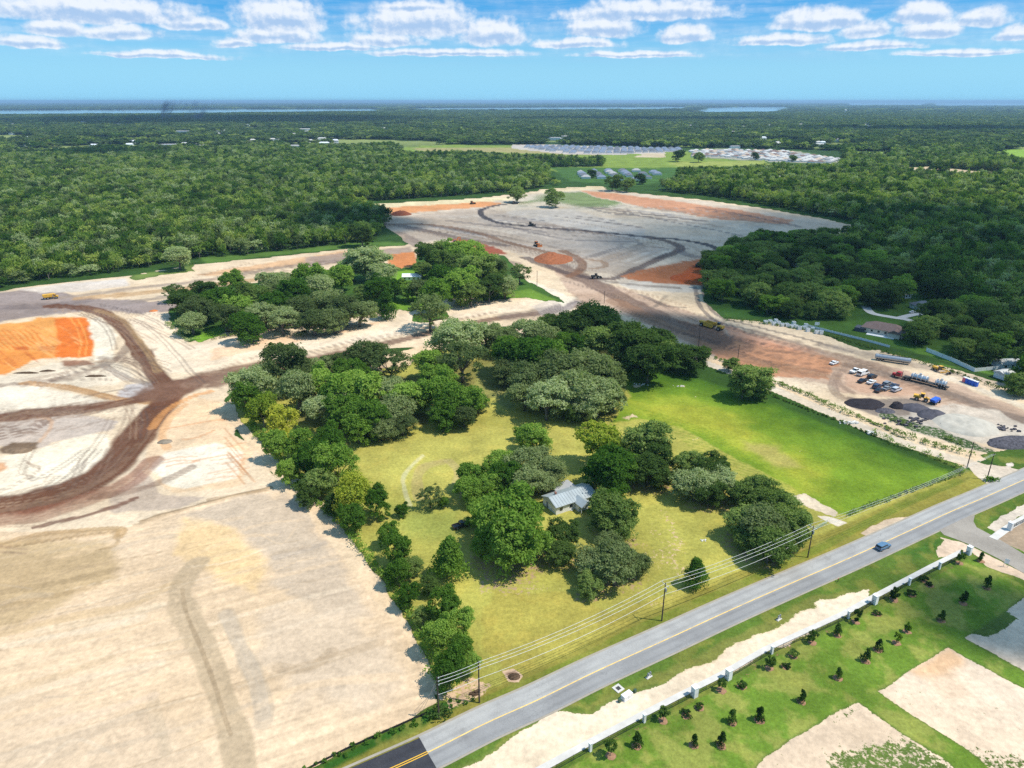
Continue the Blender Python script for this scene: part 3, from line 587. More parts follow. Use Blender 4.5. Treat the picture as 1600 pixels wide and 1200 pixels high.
poly([(1160,690),(1210,700),(1240,730),(1215,738),(1170,715)], (200,180,130), (180,170,90), .85, wob=4, soft=3)
for k in range(14):
    y = 640 + k * 7; track([(1000 + k * 9, y), (1060 + k * 9, y + 16), (1120 + k * 10, y + 40)], .7, vegc=(112, 140, 34), a=.5, streak=.3, seed=k)
for (x, y, w) in ((1082,688,9),(1089,686,6),(1065,605,9),(996,604,12),(1008,600,8),(1170,578,5),(1050,605,6),(985,652,18),(1250,708,9),(1240,712,6),(1083,620,8)):
    an = np.linspace(0, 6.28, 12)[:-1]; rr_ = w * .8 * (.4 + rng.random(11)); poly(np.stack([x + np.cos(an) * rr_, y + np.sin(an) * rr_ * .35], 1), (232,214,180), vg=.28, wob=1.6, soft=1.2)
poly([(1238,776),(1262,770),(1285,784),(1312,800),(1306,808),(1280,798),(1250,786)], (228,214,190), vg=.28, wob=1.2)
poly([(1278,806),(1292,805),(1320,815),(1350,824),(1340,832),(1328,837),(1310,824)], (244,236,218), vg=.02, wob=.8, soft=.4, region='driveway')
# verge north of the road
poly([(1512,738),(1545,742),(1560,750),(1436,812),(1240,893),(1040,978),(880,1058),(740,1118),(655,1164),(560,1203),(480,1230),(440,1230),(520,1186),(640,1128),(690,1098),(760,1082),(840,1046),(980,975),(1200,870),(1330,815),(1430,775)], (200,168,124), (150,142,64), .9, 'roadside_verge', wob=1)
track([(1500,752),(1400,795),(1250,872),(1060,955),(900,1034),(760,1098)], 3.0, vegc=(120,134,50), vg=.98, a=.8, streak=.3)
poly([(480,1204),(560,1166),(640,1127),(690,1098),(750,1080),(740,1094),(700,1112),(640,1148),(560,1182),(470,1225)], vegc=(60,104,36), vg=1, wob=.8)
poly([(690,1085),(740,1060),(775,1070),(760,1095),(700,1110)], (222,190,156), vg=.35, wob=1.2)
poly([(785,1050),(802,1046),(820,1056),(815,1066),(798,1066)], (222,190,160), vg=.12, wob=.5); poly([(793,1053),(805,1051),(812,1058),(803,1062)], (110,70,52), vg=0, wob=.4)
poly([(1340,835),(1380,812),(1432,806),(1400,822),(1360,840)], (226,206,180), vg=.2, wob=1)
# lane beside the pasture
LANE = [(1050,548),(1100,566),(1150,584),(1200,604),(1250,625),(1300,647),(1350,668),(1400,688),(1460,708),(1510,722),(1545,735),(1575,745)]
track(LANE, 6.4, (222,210,190), 1, .12, vg=.02, region='dirt_lane', edge=.15, wob=.3)
poly([(1530,712),(1600,695),(1660,690),(1660,735),(1600,742),(1560,728)], vegc=(84,112,44), vg=.93, region='roadside_verge', wob=1)
poly([(1510,722),(1560,728),(1600,735),(1600,750),(1545,757),(1525,742)], (224,212,194), vg=.03, region='dirt_lane', wob=.8)
poly([(1570,724),(1583,722),(1586,728),(1574,731)], (232,226,216), vg=0, wob=.4)
# --- south of the road
SOUTH = [(600,1260),(682,1200),(745,1170),(880,1100),(1240,930),(1384,867),(1465,824),(1530,797),(1600,768),(1750,700),(1900,900),(1900,1400),(600,1400)]
poly(SOUTH, (232,212,186), (98,124,48), .9, 'roadside_verge', wob=.3, soft=.3)
poly([(700,1260),(722,1200),(760,1180),(800,1150),(862,1108),(905,1114),(925,1112),(960,1092),(1020,1072),(1060,1050),(1120,1015),(1200,978),(1290,935),(1360,918),(1362,935),(1320,960),(1200,1016),(1135,1052),(1080,1080),(1000,1122),(920,1165),(840,1212),(760,1260)], (246,228,200), (140,146,80), .14, 'cleared_ground', wob=1.2, soft=1)
poly([(862,1108),(870,1098),(900,1094),(920,1108),(960,1090),(1020,1068),(1090,1040),(1150,1010),(1290,940),(1340,922),(1290,930),(1200,970),(1100,1018),(1020,1055),(960,1082),(925,1100)], (224,204,160), (132,136,66), .55, wob=1.5)
poly([(1455,850),(1465,838),(1500,845),(1550,868),(1620,905),(1640,925),(1600,905),(1550,890),(1515,862),(1490,868),(1462,872)], (240,216,190), vg=.06, region='cleared_ground', wob=1)
poly([(1395,880),(1440,850),(1452,838),(1470,842),(1462,860),(1420,880)], (226,206,178), (80,116,44), .7, wob=1.5)
poly([(1524,822),(1600,790),(1620,790),(1620,870),(1560,838)], (220,206,186), (88,118,46), .86, wob=1)
poly([(1540,822),(1580,800),(1620,785),(1620,800),(1590,815),(1560,832)], (226,214,196), vg=.2, wob=1.2)
poly([(1545,836),(1600,812),(1640,800),(1640,885),(1600,862)], (180,160,136), vg=.2, wob=1)
GREEN = [(920,1182),(1005,1137),(1084,1096),(1137,1069),(1204,1030),(1325,974),(1366,951),(1420,922),(1467,897),(1513,874),(1530,880),(1560,892),(1600,915),(1700,960),(1900,1060),(1900,1400),(760,1400),(840,1226)]
poly(GREEN, (206,190,140), (112,142,50), .93, 'landscaped_lawn', wob=.3, soft=.3)
k = np.nonzero(rid == RI['landscaped_lawn'])[0]
q = sst((fbm(GX[k] / 5, GY[k] / 5, 91, 5) - .42) / .2)[:, None]; Cv[k] = Cv[k] * (1 - q * .7) + alb((166,166,84)) * q * .7
k = np.nonzero(rid == RI['roadside_verge'])[0]
q = sst((fbm(GX[k] / 5, GY[k] / 5, 93, 4) - .48) / .16)[:, None]; Cv[k] = Cv[k] * (1 - q * .5) + alb((150,146,70)) * q * .5
for P in ([(1170,1210),(1200,1179),(1290,1118),(1340,1095),(1412,1145),(1482,1190),(1510,1215)], [(1369,1079),(1420,1046),(1480,1010),(1530,1036),(1620,1084),(1700,1130),(1700,1300),(1600,1230),(1540,1195),(1487,1157),(1430,1120)], [(1504,995),(1532,978),(1570,955),(1600,932),(1700,890),(1800,960),(1700,1100),(1600,1047),(1550,1020)]):
    poly(P, (243,222,196), (100,120,56), .245, 'sand_lot', wob=.5, soft=.5)
poly([(1420,1046),(1480,1010),(1510,1028),(1480,1050),(1440,1058)], (240,196,150), wob=1.5, soft=1.5, a=.8); poly([(1440,1055),(1490,1045),(1520,1085),(1480,1090)], (234,206,176), wob=2, soft=2, a=.7)
poly([(1300,1170),(1412,1145),(1482,1190),(1520,1230),(1290,1230)], vg=.42, wob=1.5, soft=2); poly([(1487,1157),(1530,1180),(1640,1190),(1640,1260),(1560,1220)], vg=.40, wob=2, soft=2)
poly([(1290,1118),(1340,1095),(1340,1110),(1300,1130)], vg=.34, wob=1, soft=1); poly([(1369,1079),(1420,1060),(1470,1090),(1430,1115)], vg=.27, wob=1, soft=1)
poly([(1520,985),(1575,955),(1590,965),(1545,990)], vg=.75, wob=1.2, soft=1)
# mulch bed
FENCE = [(760,1260),(840,1219),(921,1174),(1005,1129),(1084,1088),(1137,1061),(1204,1022),(1325,966),(1366,943),(1420,914),(1467,889),(1513,866)]
FENCE_W = pxa(FENCE)
def offset(P, o):
    P = np.asarray(P, float); T = np.gradient(P, axis=0); T /= np.linalg.norm(T, axis=1)[:, None]
    return P + np.stack([-T[:, 1], T[:, 0]], 1) * o
track(offset(FENCE_W, -1.3), 2.4, (150,104,84), .9, .3, vg=.42, edge=.2, wob=0, world=True)
# leaf litter and bare soil under the crowns of the property
for (key, t, cx, cy, w, X, Y, wm, H) in TREES:
    if key in 'YHRBC':
        r = wm * (.62 if key in 'HR' else .52); an = np.linspace(0, 6.28, 14)[:-1]
        P = np.stack([X + np.cos(an) * r, Y + np.sin(an) * r], 1)
        c = (186,156,126) if key in 'HR' else (150,124,96)
        poly(P, c, vg=.40 if key in 'HR' else .5, wob=3.5, soft=3.5, a=.85, world=True)
    elif key == 'S': pass
# general mottling of bare ground
mo = fbm(GX / 18, GY / 18, 101, 5); mo2 = fbm(GX / 3.5, GY / 3.5, 103, 3)
nearw = np.clip(1.4 - GR / 2500, 0, 1) * np.where(rid == RI['graded_field'], .35, 1)
mo3 = fbm(GX / 60, GY / 25, 105, 4)
Cb *= (1 + ((mo - .5) * .42 + (mo2 - .5) * .26) * nearw)[:, None] * (1 + (mo3 - .5)[:, None] * nearw[:, None] * np.array([.10, .2, .34]))
GZ += (np.isin(rid, [RI['cleared_ground'], RI['haul_road'], RI['clay_strip']]) * (fbm(GX / 9, GY / 9, 111, 4) - .5) * .7) * np.clip(1 - GR / 1200, 0, 1)
GZ = np.minimum(GZ, 1.2)
nroad = np.zeros(N)
# ------------------------------------------------------------------ ground materials and the ground pieces
def ground_mat():
    m = bpy.data.materials.new('ground'); m.use_nodes = True; q = G(m.node_tree); b = q.n['Principled BSDF']
    at = lambda n: q.new('ShaderNodeAttribute', attribute_name=n)
    P = q.new('ShaderNodeNewGeometry').outputs['Position']
    bare = at('bare').outputs['Color']; vgc = at('vegc').outputs['Color']; vg = at('veg').outputs['Fac']
    n_f = q.noise(P, 2.2, 6, .65); n_m = q.noise(P, .35, 5, .6); n_c = q.noise(P, .9, 3, .5)
    n_l = q.noise(P, .11, 6, .72)
    grit = q.mr(q.m('ADD', q.m('MULTIPLY', n_c, .35), q.m('ADD', q.m('MULTIPLY', n_m, .35), q.m('MULTIPLY', n_l, .3))), .36, .62, .76, 1.16, 'LINEAR')
    bc = q.mix(1., bare, q.v('MULTIPLY', (1, 1, 1), grit), 'MULTIPLY')
    tuft = q.mr(q.m('ADD', q.m('MULTIPLY', n_f, .55), q.m('MULTIPLY', n_c, .45)), .34, .66, .74, 1.3, 'LINEAR')
    vc = q.mix(1., vgc, q.v('MULTIPLY', (1, 1, 1), tuft), 'MULTIPLY')
    pat = q.mr(q.noise(P, .045, 6, .7), .38, .62, .80, 1.2, 'LINEAR'); vc = q.mix(1., vc, q.v('MULTIPLY', (1, 1, 1), pat), 'MULTIPLY')
    straw = q.mr(q.noise(P, .16, 5, .65), .48, .66, 0, .4)
    vc = q.mix(straw, vc, q.v('MULTIPLY', vc, (1.35, 1.2, 1.15)))
    k = q.m('ADD', q.m('MULTIPLY', q.noise(P, .8, 7, .68), .7), q.m('MULTIPLY', n_f, .3))
    msk = q.mr(q.m('ADD', q.m('SUBTRACT', q.m('MULTIPLY', vg, 1.0), k), .13), -.02, .05)
    q.put(b.inputs['Base Color'], q.mix(msk, bc, vc)); b.inputs['Roughness'].default_value = .95; b.inputs['Specular IOR Level'].default_value = .08
    bp = q.new('ShaderNodeBump'); bp.inputs['Strength'].default_value = .55; bp.inputs['Distance'].default_value = .35
    q.put(bp.inputs['Height'], q.m('ADD', q.m('MULTIPLY', n_f, .5), n_m)); q.put(b.inputs['Normal'], bp.outputs[0]); return m
M_ground = ground_mat()
def water_mat():
    m = bpy.data.materials.new('lake_water'); m.use_nodes = True; q = G(m.node_tree); b = q.n['Principled BSDF']
    b.inputs['Base Color'].default_value = (.25, .36, .42, 1); b.inputs['Roughness'].default_value = .06; b.inputs['IOR'].default_value = 1.33
    return m
M_water = water_mat()
CEN = [(480,1262),(560,1225),(668,1176),(760,1130),(840,1094),(930,1050),(1040,1000),(1140,954),(1240,910),(1330,871),(1433,824),(1485,800),(1537,778),(1600,750),(1680,715),(1800,664)]
CW = catmull(pxa(CEN), 6)
qi = (np.arange(nr - 1)[:, None] * na + np.arange(na - 1)[None, :]).ravel()
FQ = np.stack([qi, qi + 1, qi + na + 1, qi + na], 1)[:, ::-1]
fr = np.sort(rid[FQ], axis=1)[:, 2]
dC = np.full(N, 1e9)
for c in CW: dC = np.minimum(dC, np.hypot(GX - c[0], GY - c[1]))
GZ *= np.clip((dC - 12) / 10, 0, 1) * (pip(GX, GY, pxa(SOUTH)) < 0)
GV = np.stack([GX, GY, GZ], 1)
for k, name in enumerate(RID):
    f = FQ[fr == k]
    if len(f) == 0: continue
    u, inv = np.unique(f, return_inverse=True); f = inv.reshape(f.shape)
    me = mesh_np(name, GV[u], f, [M_water if name == 'lake' else M_ground], smooth=True)
    if name != 'lake':
        for an, arr in (('bare', Cb), ('vegc', Cv)):
            a = me.attributes.new(an, 'FLOAT_COLOR', 'POINT'); a.data.foreach_set('color', np.concatenate([np.clip(arr[u], 0, .9), np.ones((len(u), 1))], 1).astype(np.float32).ravel())
        a = me.attributes.new('veg', 'FLOAT', 'POINT'); a.data.foreach_set('value', veg[u].astype(np.float32))
    tag(obj(name, me), kind='structure')
# ------------------------------------------------------------------ asphalt road, side road, sidewalk
def asphalt(name, c1, c2, line=False):
    m = bpy.data.materials.new(name); m.use_nodes = True; q = G(m.node_tree); b = q.n['Principled BSDF']
    P = q.new('ShaderNodeNewGeometry').outputs['Position']
    k = q.m('ADD', q.m('MULTIPLY', q.noise(P, .12, 5, .6), .6), q.m('MULTIPLY', q.noise(P, 3, 4, .7), .4))
    c = q.mix(q.mr(k, .36, .64), (*c1, 1), (*c2, 1))
    la = q.new('ShaderNodeAttribute', attribute_name='lat').outputs['Fac']
    wp = q.m('SUBTRACT', 1, q.m('MULTIPLY', q.m('ABSOLUTE', q.m('SUBTRACT', q.m('ABSOLUTE', la), .52)), 3.2), clamp=True)
    c = q.mix(q.m('MULTIPLY', wp, q.mr(q.noise(P, .05, 4), .3, .7, .1, .45)), c, (c1[0] * .62, c1[1] * .62, c1[2] * .62, 1))
    crk = q.new('ShaderNodeTexVoronoi', feature='DISTANCE_TO_EDGE'); q.put(crk.inputs['Vector'], q.v('ADD', q.v('MULTIPLY', P, (.16, .16, .16)), q.v('MULTIPLY', q.new('ShaderNodeTexNoise').outputs['Color'], (.0, .0, 0))))
    c = q.mix(q.m('MULTIPLY', q.mr(crk.outputs['Distance'], .0, .016, 1, 0), q.mr(q.noise(P, .07, 3), .5, .62, 0, .55)), c, (.09, .09, .09, 1))
    c = q.mix(q.mr(q.noise(P, .23, 5, .7), .58, .68, 0, .4), c, (c1[0] * .7, c1[1] * .68, c1[2] * .66, 1))
    q.put(b.inputs['Base Color'], c); b.inputs['Roughness'].default_value = .85; b.inputs['Specular IOR Level'].default_value = .2
    bp = q.new('ShaderNodeBump'); bp.inputs['Strength'].default_value = .2; bp.inputs['Distance'].default_value = .03
    q.put(bp.inputs['Height'], q.noise(P, 8, 4)); q.put(b.inputs['Normal'], bp.outputs[0]); return m
def ribbon(name, L, w0, w1, z, m, crown=0.0, parent=None, kind='structure'):
    a = offset(L, w0); b = offset(L, w1); c = offset(L, (w0 + w1) / 2)
    V = [(x, y, z) for x, y in a] + [(x, y, z + crown) for x, y in c] + [(x, y, z) for x, y in b]; n = len(a)
    Fc = [(j * n + i, j * n + i + 1, (j + 1) * n + i + 1, (j + 1) * n + i) for j in range(2) for i in range(n - 1)]
    me = bpy.data.meshes.new(name); me.from_pydata(V, [], Fc); me.materials.append(m); me.update()
    at_ = me.attributes.new('lat', 'FLOAT', 'POINT'); at_.data.foreach_set('value', [-1.] * n + [0.] * n + [1.] * n)
    o = obj(name, me, parent); 
    if kind: o['kind'] = kind
    return o
M_as1 = asphalt('old_asphalt', (.30, .29, .275), (.40, .39, .365)); M_as2 = asphalt('worn_lane', (.235, .23, .225), (.30, .295, .285))
M_asn = asphalt('new_asphalt', (.035, .035, .042), (.06, .06, .066)); M_side = asphalt('side_road_surface', (.24, .21, .175), (.35, .31, .26))
M_line = mat('yellow_road_paint', (.78, .52, .16), .7, var=.2, scale=.8, dirt=(.3, .3, .28)); M_line2 = mat('fresh_yellow_paint', (.75, .42, .03), .6)
M_conc = mat('pale_concrete', (.56, .53, .48), .8, scale=.4)
jn = int(np.argmin(np.abs(CW[:, 0] - pxa([(672, 1174)])[0, 0])))
ribbon('road', CW[jn:], 4.3, 0, 0.06, M_as1); ribbon('road_lane', CW[jn:], 0, -4.2, 0.06, M_as2)
ribbon('road_resurfaced', CW[:jn + 1], 4.0, -4.2, 0.064, M_asn, .004)
for nm, o0, o1, m, s in (('road_line', .13, -.13, M_line, CW[jn:len(CW) - 12]), ('road_line', .34, .14, M_line2, CW[:jn + 1]), ('road_line', -.14, -.34, M_line2, CW[:jn + 1])):
    ribbon(nm, s, o0, o1, 0.070, m)
ribbon('road_shoulder', CW, 4.9, 4.3, .04, mat('gravel_edge', (.33, .29, .23), .9, scale=.5)); ribbon('road_shoulder', CW, -4.2, -4.7, .04, MATS['gravel_edge'])
# ------------------------------------------------------------------ foliage
def leaf_mat(name, c1, c2, c3, tr=.45):
    m = bpy.data.materials.new(name); m.use_nodes = True; q = G(m.node_tree); q.n.remove(q.n['Principled BSDF'])
    P = q.new('ShaderNodeNewGeometry').outputs['Position']; r = q.new('ShaderNodeObjectInfo').outputs['Random']
    n = q.noise(P, .45, 4, .7)
    big = q.noise(P, .012, 3, .6)
    f = q.m('ADD', q.m('ADD', q.m('ADD', q.m('MULTIPLY', n, .45), q.m('MULTIPLY', q.noise(P, 2.6, 2, .6), .35)), q.m('MULTIPLY', q.m('SUBTRACT', r, .5), .6)), q.m('MULTIPLY', q.m('SUBTRACT', big, .5), 1.1))
    c = q.ramp(f, [(.22, c1), (.42, c2), (.68, c3)])
    d = q.new('ShaderNodeBsdfDiffuse'); t = q.new('ShaderNodeBsdfTranslucent'); q.put(d.inputs[0], c)
    q.put(t.inputs[0], q.mix(1., c, (1.1, 1.25, .5, 1), 'MULTIPLY')); mx = q.new('ShaderNodeMixShader'); mx.inputs[0].default_value = tr
    q.l.new(d.outputs[0], mx.inputs[1]); q.l.new(t.outputs[0], mx.inputs[2]); q.l.new(mx.outputs[0], q.n['Material Output'].inputs[0]); return m
ML = {'o': leaf_mat('oak_leaves', (.11, .155, .055), (.25, .305, .125), (.40, .46, .23)),
      'b': leaf_mat('bright_leaves', (.07, .155, .022), (.17, .29, .045), (.29, .42, .08)),
      'y': leaf_mat('yellow_green_leaves', (.12, .21, .026), (.27, .35, .045), (.50, .50, .07)),
      'k': leaf_mat('dark_green_leaves', (.075, .13, .032), (.155, .23, .058), (.26, .34, .10)),
      'c': leaf_mat('dense_cone_leaves', (.055, .13, .022), (.13, .24, .036), (.21, .33, .055)),
      's': leaf_mat('sparse_oak_leaves', (.12, .17, .06), (.23, .29, .11), (.35, .40, .20)),
      'f': leaf_mat('forest_leaves', (.062, .13, .022), (.17, .27, .045), (.36, .42, .11)),
      'd': leaf_mat('distance_toned_leaves', (.045, .085, .026), (.09, .145, .045), (.15, .20, .075)),  # dark bluish tone of distance painted into the far woods' leaf colour
      'p': leaf_mat('young_shrub_leaves', (.04, .08, .02), (.075, .14, .03), (.13, .21, .045))}
M_bark = mat('grey_bark', (.19, .165, .14), .95, var=.3, scale=2)
def leaves(cent, rad, per, leaf, seed, flat=.8, fill=.25):
    """leaf-sized quads scattered over and through a set of clumps"""
    r = np.random.default_rng(seed); n = len(cent) * per
    ci = np.repeat(np.arange(len(cent)), per); d = r.normal(size=(n, 3)); d /= np.linalg.norm(d, axis=1)[:, None]
    d[:, 2] = np.where(d[:, 2] < -.35, -d[:, 2] * .6, d[:, 2]); k = 1 - fill * r.random(n) ** 1.5
    P = cent[ci] + d * (rad[ci] * k)[:, None] * np.array([1, 1, flat])
    nn = d * .9 + r.normal(size=(n, 3)) * .55 + np.array([0, 0, .25]); nn /= np.linalg.norm(nn, axis=1)[:, None]
    P = P + r.normal(size=P.shape) * (rad[ci] * .16)[:, None]
    t = np.cross(nn, r.normal(size=(n, 3))); t /= np.linalg.norm(t, axis=1)[:, None] + 1e-9; b = np.cross(nn, t)
    s = leaf * (.6 + .8 * r.random(n)); l = (t * s[:, None], b * (s * .62)[:, None])
    V = np.stack([P - l[0], P + l[1] * .9, P + l[0], P - l[1] * .9], 1).reshape(-1, 3)
    return V, np.arange(n * 4).reshape(n, 4)
def crown_clumps(seed, kind, n):
    """clump centres in a unit crown: x,y in [-.5,.5], z in [0,1] of the tree height"""
    r = np.random.default_rng(seed); C = []; Rd = []
    if kind == 'c':
        for i in range(n):
            z = .1 + .86 * (i + .5) / n; w = .5 * (1 - z) ** .75 + .03; a = r.random() * 6.28; q = w * (.45 + .4 * r.random())
            C.append((math.cos(a) * q, math.sin(a) * q, z)); Rd.append(.10 + .12 * (1 - z))
    else:
        lob = [(r.random() * 6.28, .20 + .13 * r.random(), .26 + .46 * r.random()) for _ in range(5)]
        k = 0
        while len(C) < n and k < 9000:
            k += 1
            if r.random() < .55:
                a, q, z0 = lob[r.integers(5)]; c0 = np.array([math.cos(a) * q, math.sin(a) * q, z0]); e = (.23, .23, .25)
            else: c0 = np.array([0, 0, .52]); e = (.38, .38, .36)
            d = r.normal(size=3); d /= np.linalg.norm(d); d[2] = abs(d[2]) if r.random() < .55 else d[2]
            p = c0 + d * np.array(e) * (.75 + .25 * r.random())
            if p[2] < .07 or p[2] > .95 or math.hypot(p[0], p[1]) > .46: continue
            if kind == 's' and r.random() < .3: continue
            C.append(tuple(p)); Rd.append((.05 if kind == 's' else .058) + .085 * r.random() ** 1.6)
    return np.array(C), np.array(Rd)
def limb_mesh(seed, C, nl, tr, multi=1):
    r = random.Random(seed); mb = MB()
    for k in range(multi):
        o = Vector((r.uniform(-.03, .03), r.uniform(-.03, .03), 0)) if multi > 1 else Vector((0, 0, 0))
        top = Vector((o.x * 3, o.y * 3, .28)); mb.tube([o, o + Vector((0, 0, .12)), top], [tr * 1.25, tr, tr * .8], 8)
        for j in range(nl):
            c = Vector(C[r.randrange(len(C))]); mid = top.lerp(c, .5) + Vector((r.uniform(-.03, .03), r.uniform(-.03, .03), -.03 + r.random() * .05))
            mb.tube([top - Vector((0, 0, .05 * r.random())), mid, c], [tr * .55, tr * .32, tr * .1], 5)
    return mb
PROTO = {}
def proto(kind, v):
    """unit tree: crown 1 wide, 1 tall (scaled when placed)"""
    if (kind, v) in PROTO: return PROTO[(kind, v)]
    sd = hash((ord(kind), v)) % 9999 + v * 13
    n = {'c': 60, 's': 70, 'o': 130, 'b': 120, 'y': 115, 'k': 125}[kind]; per = {'c': 90, 's': 70, 'o': 92, 'b': 92, 'y': 92, 'k': 92}[kind]
    C, Rd = crown_clumps(sd, kind, n)
    leaf = {'c': .030, 's': .021, 'o': .0215, 'b': .024, 'y': .025, 'k': .0225}[kind]
    V, Fq = leaves(C, Rd, per, leaf, sd, .85, .35 if kind != 's' else .6)
    cm = mesh_np('crown_%s' % kind, V, Fq, [ML[kind]])
    mb = limb_mesh(sd, C, 9 if kind in 'os' else 6, .028 if kind in 'os' else .02, 2 if kind == 'o' else 1)
    tm = bpy.data.meshes.new('trunk_%s' % kind); tm.from_pydata(mb.V, [], mb.F); tm.materials.append(M_bark); tm.polygons.foreach_set('use_smooth', [True] * len(tm.polygons)); tm.update()
    PROTO[(kind, v)] = (cm, tm); return PROTO[(kind, v)]
TNAME = {'o': 'live_oak', 'b': 'broadleaf_tree', 'y': 'yellow_green_tree', 'k': 'dark_tree', 'c': 'cone_shaped_tree', 's': 'sparse_tree'}
TDESC = {'o': 'grey-green live oak', 'b': 'bright green broadleaf tree', 'y': 'yellow-green tree', 'k': 'dark green tree', 'c': 'cone-shaped green tree', 's': 'thin-crowned sparse oak'}
ORD = ['', 'second ', 'third ', 'fourth ', 'fifth ', 'sixth ', 'seventh ', 'eighth ', 'ninth ', 'tenth ', 'eleventh ', 'twelfth ', '13th ', '14th ', '15th ', '16th ', '17th ', '18th ', '19th ', '20th ', '21st ', '22nd ', '23rd ', '24th ', '25th ', '26th ', '27th ', '28th ']
SPECIAL = {(701, 867): 'tall cone-shaped tree standing alone on the mown lawn beside the boundary row', (1088, 892): 'small rounded dark green tree standing alone near the roadside pole',
           (869, 308): 'dark tree standing alone on the far cleared land', (565, 365): 'dark oak at the forest corner beside the haul road', (808, 301): 'dark tree at the far corner of the clearing beside the black track',
           (277, 400): 'grey-crowned oak leaning out of the left forest edge', (300, 385): 'smaller grey oak just behind the one leaning out of the left forest', (671, 482): 'wide sparse live oak alone on pale sand between the haul roads',
           (812, 425): 'tall thin tree at the right tip of the wooded island', (603, 475): 'dark cone-shaped tree at the front edge of the wooded island', (795, 812): 'huge bright green tree in front of the grey-roofed house',
           (939, 688): 'yellow-green tree right behind the house, the yellowest crown in the yard', (672, 775): 'small thin-crowned tree on the lawn left of the house grove', (693, 783): 'low bright bush under the small thin tree on the lawn',
           (628, 796): 'slim sapling beside the boundary row at the lawn edge', (1172, 592): 'wide dark oak beside the dirt lane at the pasture edge', (1140, 569): 'small dark bush beside the dirt lane',
           (832, 680): 'bright green tree sticking up at the back of the house trees', (957, 798): 'dark green tree right beside the house gable', (962, 884): 'wide open-crowned oak nearest the power lines'}
by = {}
for k, T in enumerate(TREES): by.setdefault((T[0], T[1]), []).append(k)
TLAB = {}
for (key, t), ks in by.items():
    where = GROVES[key][0]
    ks2 = sorted(ks, key=lambda i: (TREES[i][2] if key != 'W' else TREES[i][3]))
    plain = [i for i in ks2 if (TREES[i][2], TREES[i][3]) not in SPECIAL]
    for n, i in enumerate(plain):
        side = 'from the left' if key != 'W' else 'from the far end'
        TLAB[i] = '%s %s in the %s' % ((ORD[n] if n else 'first ') + TDESC[t], side, where) if len(plain) > 1 else 'only %s in the %s' % (TDESC[t], where)
for i, T in enumerate(TREES):
    if (T[2], T[3]) in SPECIAL: TLAB[i] = SPECIAL[(T[2], T[3])]
for i, (key, t, cx, cy, w, X, Y, wm, H) in enumerate(TREES):
    if key == 'W' and t in 'bk' : H *= 1.0
    e = empty(TNAME[t], (X, Y, 0), random.uniform(0, 6.28)); cm, tm = proto(t, i % (5 if t in 'obk' else 2))
    tag(e, TLAB[i], 'tree', GROVES[key][0] if key != 'Y' else None)
    for nm, me in (('crown', cm), ('trunk', tm)):
        o = obj(nm, me, e); o.scale = (wm * 1.05 * random.uniform(.94, 1.06), wm * 1.05 * random.uniform(.94, 1.06), H)

# ------------------------------------------------------------------ forest
def forest_proto(v, kind='f', big=False, parts=False):
    sd = 500 + v * 31 + (77 if big else 0); r = np.random.default_rng(sd)
    if big:                                            # a clump of crowns, for woods kilometres away
        C = []; Rd = []
        for k in range(9):
            a, q = r.random() * 6.28, r.random() ** .5 * .42; h = .5 + .45 * r.random()
            for j in range(3): C.append((math.cos(a) * q + r.normal() * .05, math.sin(a) * q + r.normal() * .05, h - .12 * j)); Rd.append(.12 + .05 * r.random())
        V, Fq = leaves(np.array(C), np.array(Rd), 9, .10, sd, 1.6, .2)
    else:
        C, Rd = crown_clumps(sd, 'b', 22); Rd = Rd + .03; C[:, 2] = .30 + (C[:, 2] - .2) * .86
        V, Fq = leaves(C, Rd * 1.35, 24, .058, sd, .8, .3)
    mi = np.zeros(len(Fq), int)
    if not big:
        mb = limb_mesh(sd, C, 3, .018); b = len(V); tv = np.array([tuple(p) for p in mb.V])
        tf = np.array([f for f in mb.F if len(f) == 4]) + b
        V = np.concatenate([V, tv]); Fq = np.concatenate([Fq, tf]); mi = np.concatenate([mi, np.ones(len(tf), int)])
    if parts: return mesh_np('crown', V[:b], Fq[mi == 0], [ML[kind]]), mesh_np('trunk', tv, Fq[mi == 1] - b, [M_bark])
    return mesh_np('forest_tree', V, Fq, [ML[kind], M_bark], mi)
FP = [forest_proto(v) for v in range(5)] + [forest_proto(v, 'o') for v in range(5, 7)] + [forest_proto(7, 'k')]
FPP = [forest_proto(v, parts=True) for v in range(5)] + [forest_proto(v, 'o', parts=True) for v in range(5, 7)] + [forest_proto(7, 'k', parts=True)]
FB = [forest_proto(v, 'd', True) for v in range(3)] + [forest_proto(3, 'f', True)]
FOREST_NEAR = [
 [(-300,470),(-60,460),(60,440),(130,432),(200,424),(260,412),(310,404),(350,401),(420,395),(480,388),(530,384),(575,378),(606,352),(600,338),(560,326),(540,316),(640,311),(700,307),(760,303),(800,300),(830,296),(880,288),(850,283),(860,276),(890,270),(860,264),(800,262),(860,263),(945,262),(945,252),(800,244),(700,238),(640,237),(610,232),(610,226),(-400,226)],
 [(1312,228),(1900,228),(1900,286),(1600,283),(1500,281),(1400,275),(1320,263),(1312,258),(1322,249)],
 [(885,290),(960,288),(1000,294),(1060,302),(1120,308),(1200,322),(1290,338),(1362,354),(1340,368),(1310,380),(1330,396),(1420,440),(1500,470),(1560,500),(1640,520),(1900,600),(1900,285),(1600,282),(1500,280),(1400,274),(1320,262),(1200,262),(1060,266),(1050,272),(1050,282),(990,290)],
]
